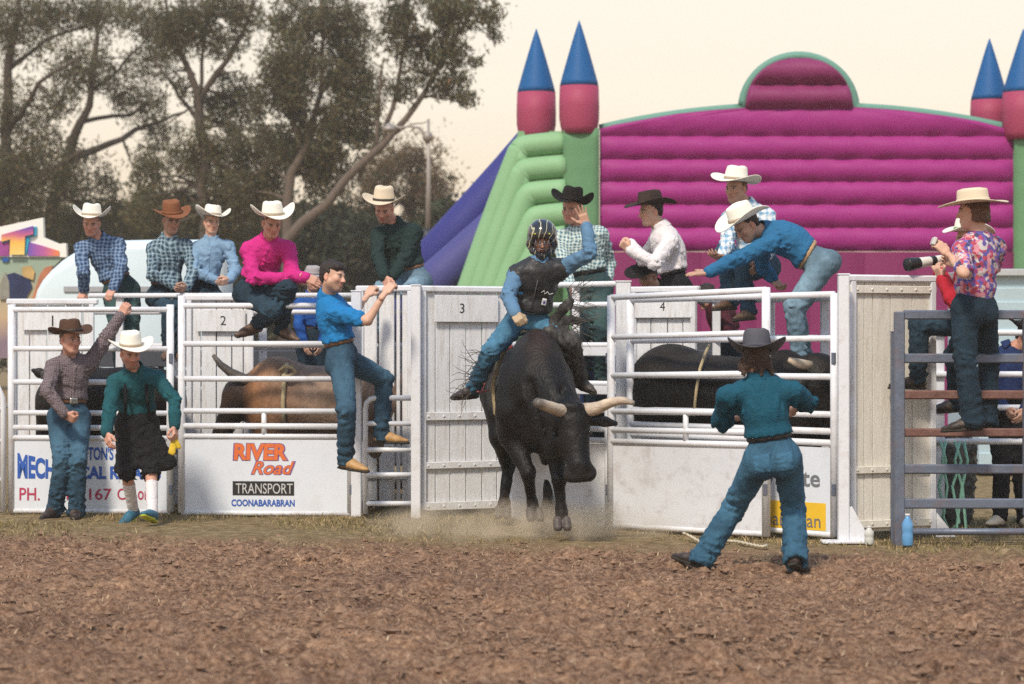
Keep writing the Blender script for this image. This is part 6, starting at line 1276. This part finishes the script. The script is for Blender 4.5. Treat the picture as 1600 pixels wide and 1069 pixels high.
hl = [el(Wh(0, .012, .045), (.118, .135, .118), R, .02), rc(Wh(-.08, .02, -.05), Wh(.08, .02, -.05), .05, .05, .05), el(Wh(0, .045, -.06), (.09, .085, .075), R, .04), rc(Wh(-.075, -.03, -.09), Wh(0, -.1, -.105), .028, .026, .03), rc(Wh(.075, -.03, -.09), Wh(0, -.1, -.105), .028, .026, .03),
      el(Wh(0, -.1, -.02), (.077, .12, .062), R, .012, 's'), rc(Wh(0, .0, -.02), Wh(0, .0, -.3), .072, .075, .01, None, 's')]
hm1, ht, hb = nodes_of('helmet paint'); N_ = ht.nodes.new; tcx = N_('ShaderNodeTexCoord'); wv = N_('ShaderNodeTexWave'); wv.bands_direction = 'X'; wv.inputs['Scale'].default_value = 5.5; wv.inputs['Distortion'].default_value = 9; wv.inputs['Detail'].default_value = 2; wv.inputs['Detail Scale'].default_value = .8
rp = N_('ShaderNodeValToRGB'); rp.color_ramp.elements[0].position = .95; rp.color_ramp.elements[0].color = (.012, .014, .018, 1); rp.color_ramp.elements[1].position = .985; rp.color_ramp.elements[1].color = (.45, .42, .26, 1)
ht.links.new(tcx.outputs['Object'], wv.inputs[0]); ht.links.new(wv.outputs[0], rp.inputs[0]); ht.links.new(rp.outputs[0], hb.inputs['Base Color']); hb.inputs['Roughness'].default_value = .16; hb.inputs['Coat Weight'].default_value = .6
he = obj('helmet', sdf(hl, .0065), hm1, T, True)
gm = M('dark grille steel', (.10, .09, .10), .35, .1, metal=.8)
for x in (-.05, -.017, .017, .05): obj('grille_bar', tube([Wh(x, -.108 + .3 * abs(x), .04), Wh(x * 1.1, -.145 + .35 * abs(x), -.02), Wh(x * .8, -.128 + .3 * abs(x), -.095)], .004, 6), gm, he, True)
for z in (-.005, -.045): obj('grille_bar', tube([Wh(-.085, -.05, z), Wh(-.05, -.125, z), Wh(0, -.148, z), Wh(.05, -.125, z), Wh(.085, -.05, z)], .004, 6), gm, he, True)
for x in (-.055, .055): obj('vent', sdf([el(Wh(x, -.098, .072), (.011, .008, .009), R)], .004), M('yellow plastic', (.5, .5, .05), .4), he, True)
# chaps: flaps and hanging fringe on both legs
chap = M('brown chap leather', (.022, .02, .019), .7, .5, 9, .3, 50, dirt=(.30, .28, .25), ds=6, da=.6); r_ = np.random.default_rng(4)
def ribbon(p, d, L, w, curl):
    pts = [p]; d = nrm(d)
    for i in range(7): d = nrm(d + curl + r_.normal(size=3) * .22); pts.append(pts[-1] + d * L / 7)
    return tube(pts, [w, w, w * .95, w * .9, w * .85, w * .7, w * .6, w * .4], 4)
fl = [rc(P(868, 500, 19.32), P(888, 474, 19.25), .05, .05, .03, ((0, 1, 0), .3)), rc(P(884, 500, 19.25), P(912, 500, 19.2), .05, .03, .03, ((0, 1, 0), .3)), el(P(900, 485, 19.2), (.028, .06, .04), None, .01, 's'), rc(q['H'][1] * .5 + q['K'][1] * .5, q['K'][1], .098, .098, .04), rc(q['K'][1], q['A'][1], .094, .085, .03)]
obj('chap', sdf(fl, .0115, wr=.012, wl=.09, seed=8), chap, T, True)
fr = []
for k in range(80):
    b_ = P(884 + r_.random() * 28, 446 + r_.random() * 75, 19.18 + .1 * r_.random()); fr.append(ribbon(b_, (.8, -.2, r_.normal() * .7), .08 + .15 * r_.random(), .0024, np.array((.02, 0, .05 * r_.normal()))))
f1 = obj('fringe', join(*fr), M('dark fringe leather', (.06, .052, .046), .8, .6, 20, dirt=(.42, .39, .34), ds=10, da=.85), T, True); f1['kind'] = 'stuff'
fr = []
for k in range(24):
    t = r_.random(); b_ = P(752 - 18 * t + 4 * r_.normal(), 548 + 70 * t, 19.1 + .05 * r_.random()); fr.append(ribbon(b_, (-1, -.1, r_.normal() * .5), .12 + .14 * r_.random(), .0028, np.array((0, 0, .28 * r_.normal()))))
f2 = obj('fringe', join(*fr), MATS['dark fringe leather'], T, True); f2['kind'] = 'stuff'
sp_ = q['A'][0]; obj('spur', tube([sp_ + (.03, -.06, -.03), sp_ + (.07, 0, -.03), sp_ + (.08, .02, -.03), sp_ + (.13, .03, -.02)], .008, 8), M('red pink spur strap', (.45, .12, .10), .6), T, True)

# ================================================================== camera, phone, bottles, rope, dust
cm = thing('camera', 'camera with long white zoom lens held by the photographer in red', 'camera', P(1450, 410, 18.75)); blk = M('camera black', (.012, .012, .013), .4, .1, 20, .1, 200)
a_, b_ = P(1480, 404, 18.78), P(1417, 414, 18.6); ax_ = nrm(b_ - a_); 
def seg(t0, t1, r0, r1, mat, nm): return obj(nm, tube([a_ + (b_ - a_) * t0, a_ + (b_ - a_) * (t0 * .9 + t1 * .1), a_ + (b_ - a_) * (t0 * .1 + t1 * .9), a_ + (b_ - a_) * t1], [r0 * .94, r0, r1, r1 * .94], 20), mat, cm, True)
lw = M('lens white', (.66, .64, .58), .4, .05); seg(.0, .3, .034, .036, lw, 'lens'); seg(.3, .42, .037, .037, blk, 'focus_ring'); seg(.42, .7, .038, .042, lw, 'lens'); seg(.7, 1.0, .045, .054, blk, 'lens_hood')
obj('camera_body', sdf([rb(a_ - ax_ * .03, (.02, .06, .04), .014, np.array((ax_, nrm(np.cross((0, 0, 1), ax_)), (0, 0, 1))), .02), rb(a_ - ax_ * .03 + (0, 0, .05), (.018, .025, .012), .01, np.array((ax_, nrm(np.cross((0, 0, 1), ax_)), (0, 0, 1))), .02)], .007), blk, cm, True)
ph = thing('compact_camera', 'small silver compact camera held up by the woman in floral blouse', 'camera', P(1458, 378, 17.75)); pc_ = P(1459, 377, 17.78)
obj('case', box(pc_, (.014, .05, .03), rot(0, 0, 20), .006), M('silver plastic', (.6, .58, .55), .35), ph); obj('screen', box(pc_ + (.0155, 0, .004), (.001, .035, .02), rot(0, 0, 20)), blk, ph)
def bottle(label, px, row, Y, h, r, mat, capm):
    c = np.array((XX(px, Y), Y, 0.0)); T = thing('water_bottle', label, 'bottle', c); obj('bottle_body', lathe(c, [(r * .9, 0), (r, .01), (r, h * .35), (r * .92, h * .42), (r, h * .5), (r, h * .7), (r * .45, h * .88), (r * .42, h * .94)], 18), mat, T, True); obj('cap', lathe(c + (0, 0, h * .94), [(r * .46, 0), (r * .46, h * .06)], 14), capm, T, True)
bp_ = M('blue bottle plastic', (.12, .32, .58), .25, .08, spec=.5); cp_ = M('clear dull plastic', (.55, .56, .52), .25, .15, 20)
bottle('blue plastic water bottle at the foot of the grey steel panel', 1418, 850, 17.95, .24, .042, bp_, M('white cap', (.7, .7, .7), .4)); bottle('clear plastic bottle lying by the white gusset foot', 1358, 852, 18.05, .14, .036, cp_, MATS['white cap'])
rp_ = [];
for k in range(60):
    t = k / 59; rp_.append((XX(1068 + 118 * t, 18.3 + .15 * sin(t * 9)), 18.15 + .2 * sin(t * 11 + 1) - .25 * t, .012 + .006 * (k % 2) + .05 * max(0, 1 - t * 6)))
ro = obj('ground_rope', tube(rp_, .011, 7), M('pale ground rope', (.55, .48, .36), .85, .2, 40, .4, 150), None, True, loc=rp_[30]); tag(ro, 'pale rope lying on the grass behind the man in the grey hat', 'rope')
gb = thing('hanging_rope', 'pale green halter ropes hanging behind the grey steel panel', 'rope', P(1480, 700, 19.3)); gm_ = M('green rope', (.25, .50, .38), .85, .2, 30)
for i, (px, w) in enumerate(((1470, 8), (1478, -6), (1492, 10), (1500, -8), (1506, 6))):
    obj('strand', tube([P(px, 690, 19.45), P(px + w, 720, 19.42), P(px - w * .4, 760, 19.44), P(px + w * .7, 800 + 8 * i, 19.42), P(px - w * .5, 820 + 4 * i, 19.44)], .012, 6), gm_, gb, True)
tb = thing('rubbish_bin', 'dark bag lined bin behind the grey steel panel', 'bin', (XX(1490, 19.9), 19.9, 0)); obj('bag', sdf([rc((XX(1490, 19.9), 19.9, .12), (XX(1490, 19.9), 19.9, .62), .17, .2, .05)], .02, wr=.02, wl=.12), M('dark bag', (.05, .055, .06), .45, .2), tb, True)
def dust_vol(name, label, c, rad, dens, col, ns=2.2):
    bm = bmesh.new(); bmesh.ops.create_icosphere(bm, subdivisions=3, radius=1.0); bm.verts.index_update(); v = np.array([x.co[:] for x in bm.verts]) * rad + c; f = [tuple(l.vert.index for l in x.loops) for x in bm.faces]; bm.free()
    m = bpy.data.materials.new(name); m.use_nodes = True; t = m.node_tree; t.nodes.clear(); N = t.nodes.new; L = t.links.new
    o = N('ShaderNodeOutputMaterial'); pv = N('ShaderNodeVolumePrincipled'); pv.inputs['Color'].default_value = (*col, 1); pv.inputs['Anisotropy'].default_value = .2
    tc = N('ShaderNodeTexCoord'); nz = N('ShaderNodeTexNoise'); nz.inputs['Scale'].default_value = ns; nz.inputs['Detail'].default_value = 4; L(tc.outputs['Object'], nz.inputs['Vector'])
    mp = N('ShaderNodeMapping'); mp.inputs['Scale'].default_value = tuple(1 / q for q in rad); L(tc.outputs['Object'], mp.inputs[0]); ln = N('ShaderNodeVectorMath'); ln.operation = 'LENGTH'; L(mp.outputs[0], ln.inputs[0])
    fa = N('ShaderNodeMapRange'); fa.inputs[1].default_value = 1.0; fa.inputs[2].default_value = .15; fa.inputs[4].default_value = 1.0; L(ln.outputs['Value'], fa.inputs[0])
    nr = N('ShaderNodeMapRange'); nr.inputs[1].default_value = .44; nr.inputs[2].default_value = .75; L(nz.outputs['Fac'], nr.inputs[0])
    mu = N('ShaderNodeMath'); mu.operation = 'MULTIPLY'; L(fa.outputs[0], mu.inputs[0]); L(nr.outputs[0], mu.inputs[1]); m2 = N('ShaderNodeMath'); m2.operation = 'MULTIPLY'; m2.inputs[1].default_value = dens; L(mu.outputs[0], m2.inputs[0])
    L(m2.outputs[0], pv.inputs['Density']); L(pv.outputs[0], o.inputs['Volume'])
    ob = obj(name, (v, f), m, None, True, loc=c); tag(ob, label, 'dust', None, 'stuff'); return ob
dust_vol('dust', 'tan dust kicked up under the hooves of the bucking bull', np.array((XX(812, 18.95), 18.95, .06)), np.array((1.35, .9, .24)), 9.0, (.985, .87, .68), 2.6)

# ================================================================== evening haze
hz = box((0, 45, 10.5), (170, 130, 11.6)); hm = bpy.data.materials.new('haze'); hm.use_nodes = True; ht = hm.node_tree; ht.nodes.clear()
ho = ht.nodes.new('ShaderNodeOutputMaterial'); hv = ht.nodes.new('ShaderNodeVolumePrincipled'); hv.inputs['Color'].default_value = (.97, .90, .80, 1); hv.inputs['Density'].default_value = .0012; hv.inputs['Anisotropy'].default_value = .3
ht.links.new(hv.outputs[0], ho.inputs['Volume'])
tag(obj('haze', hz, hm, None), 'thin warm evening haze over the showground', 'haze', None, 'stuff')
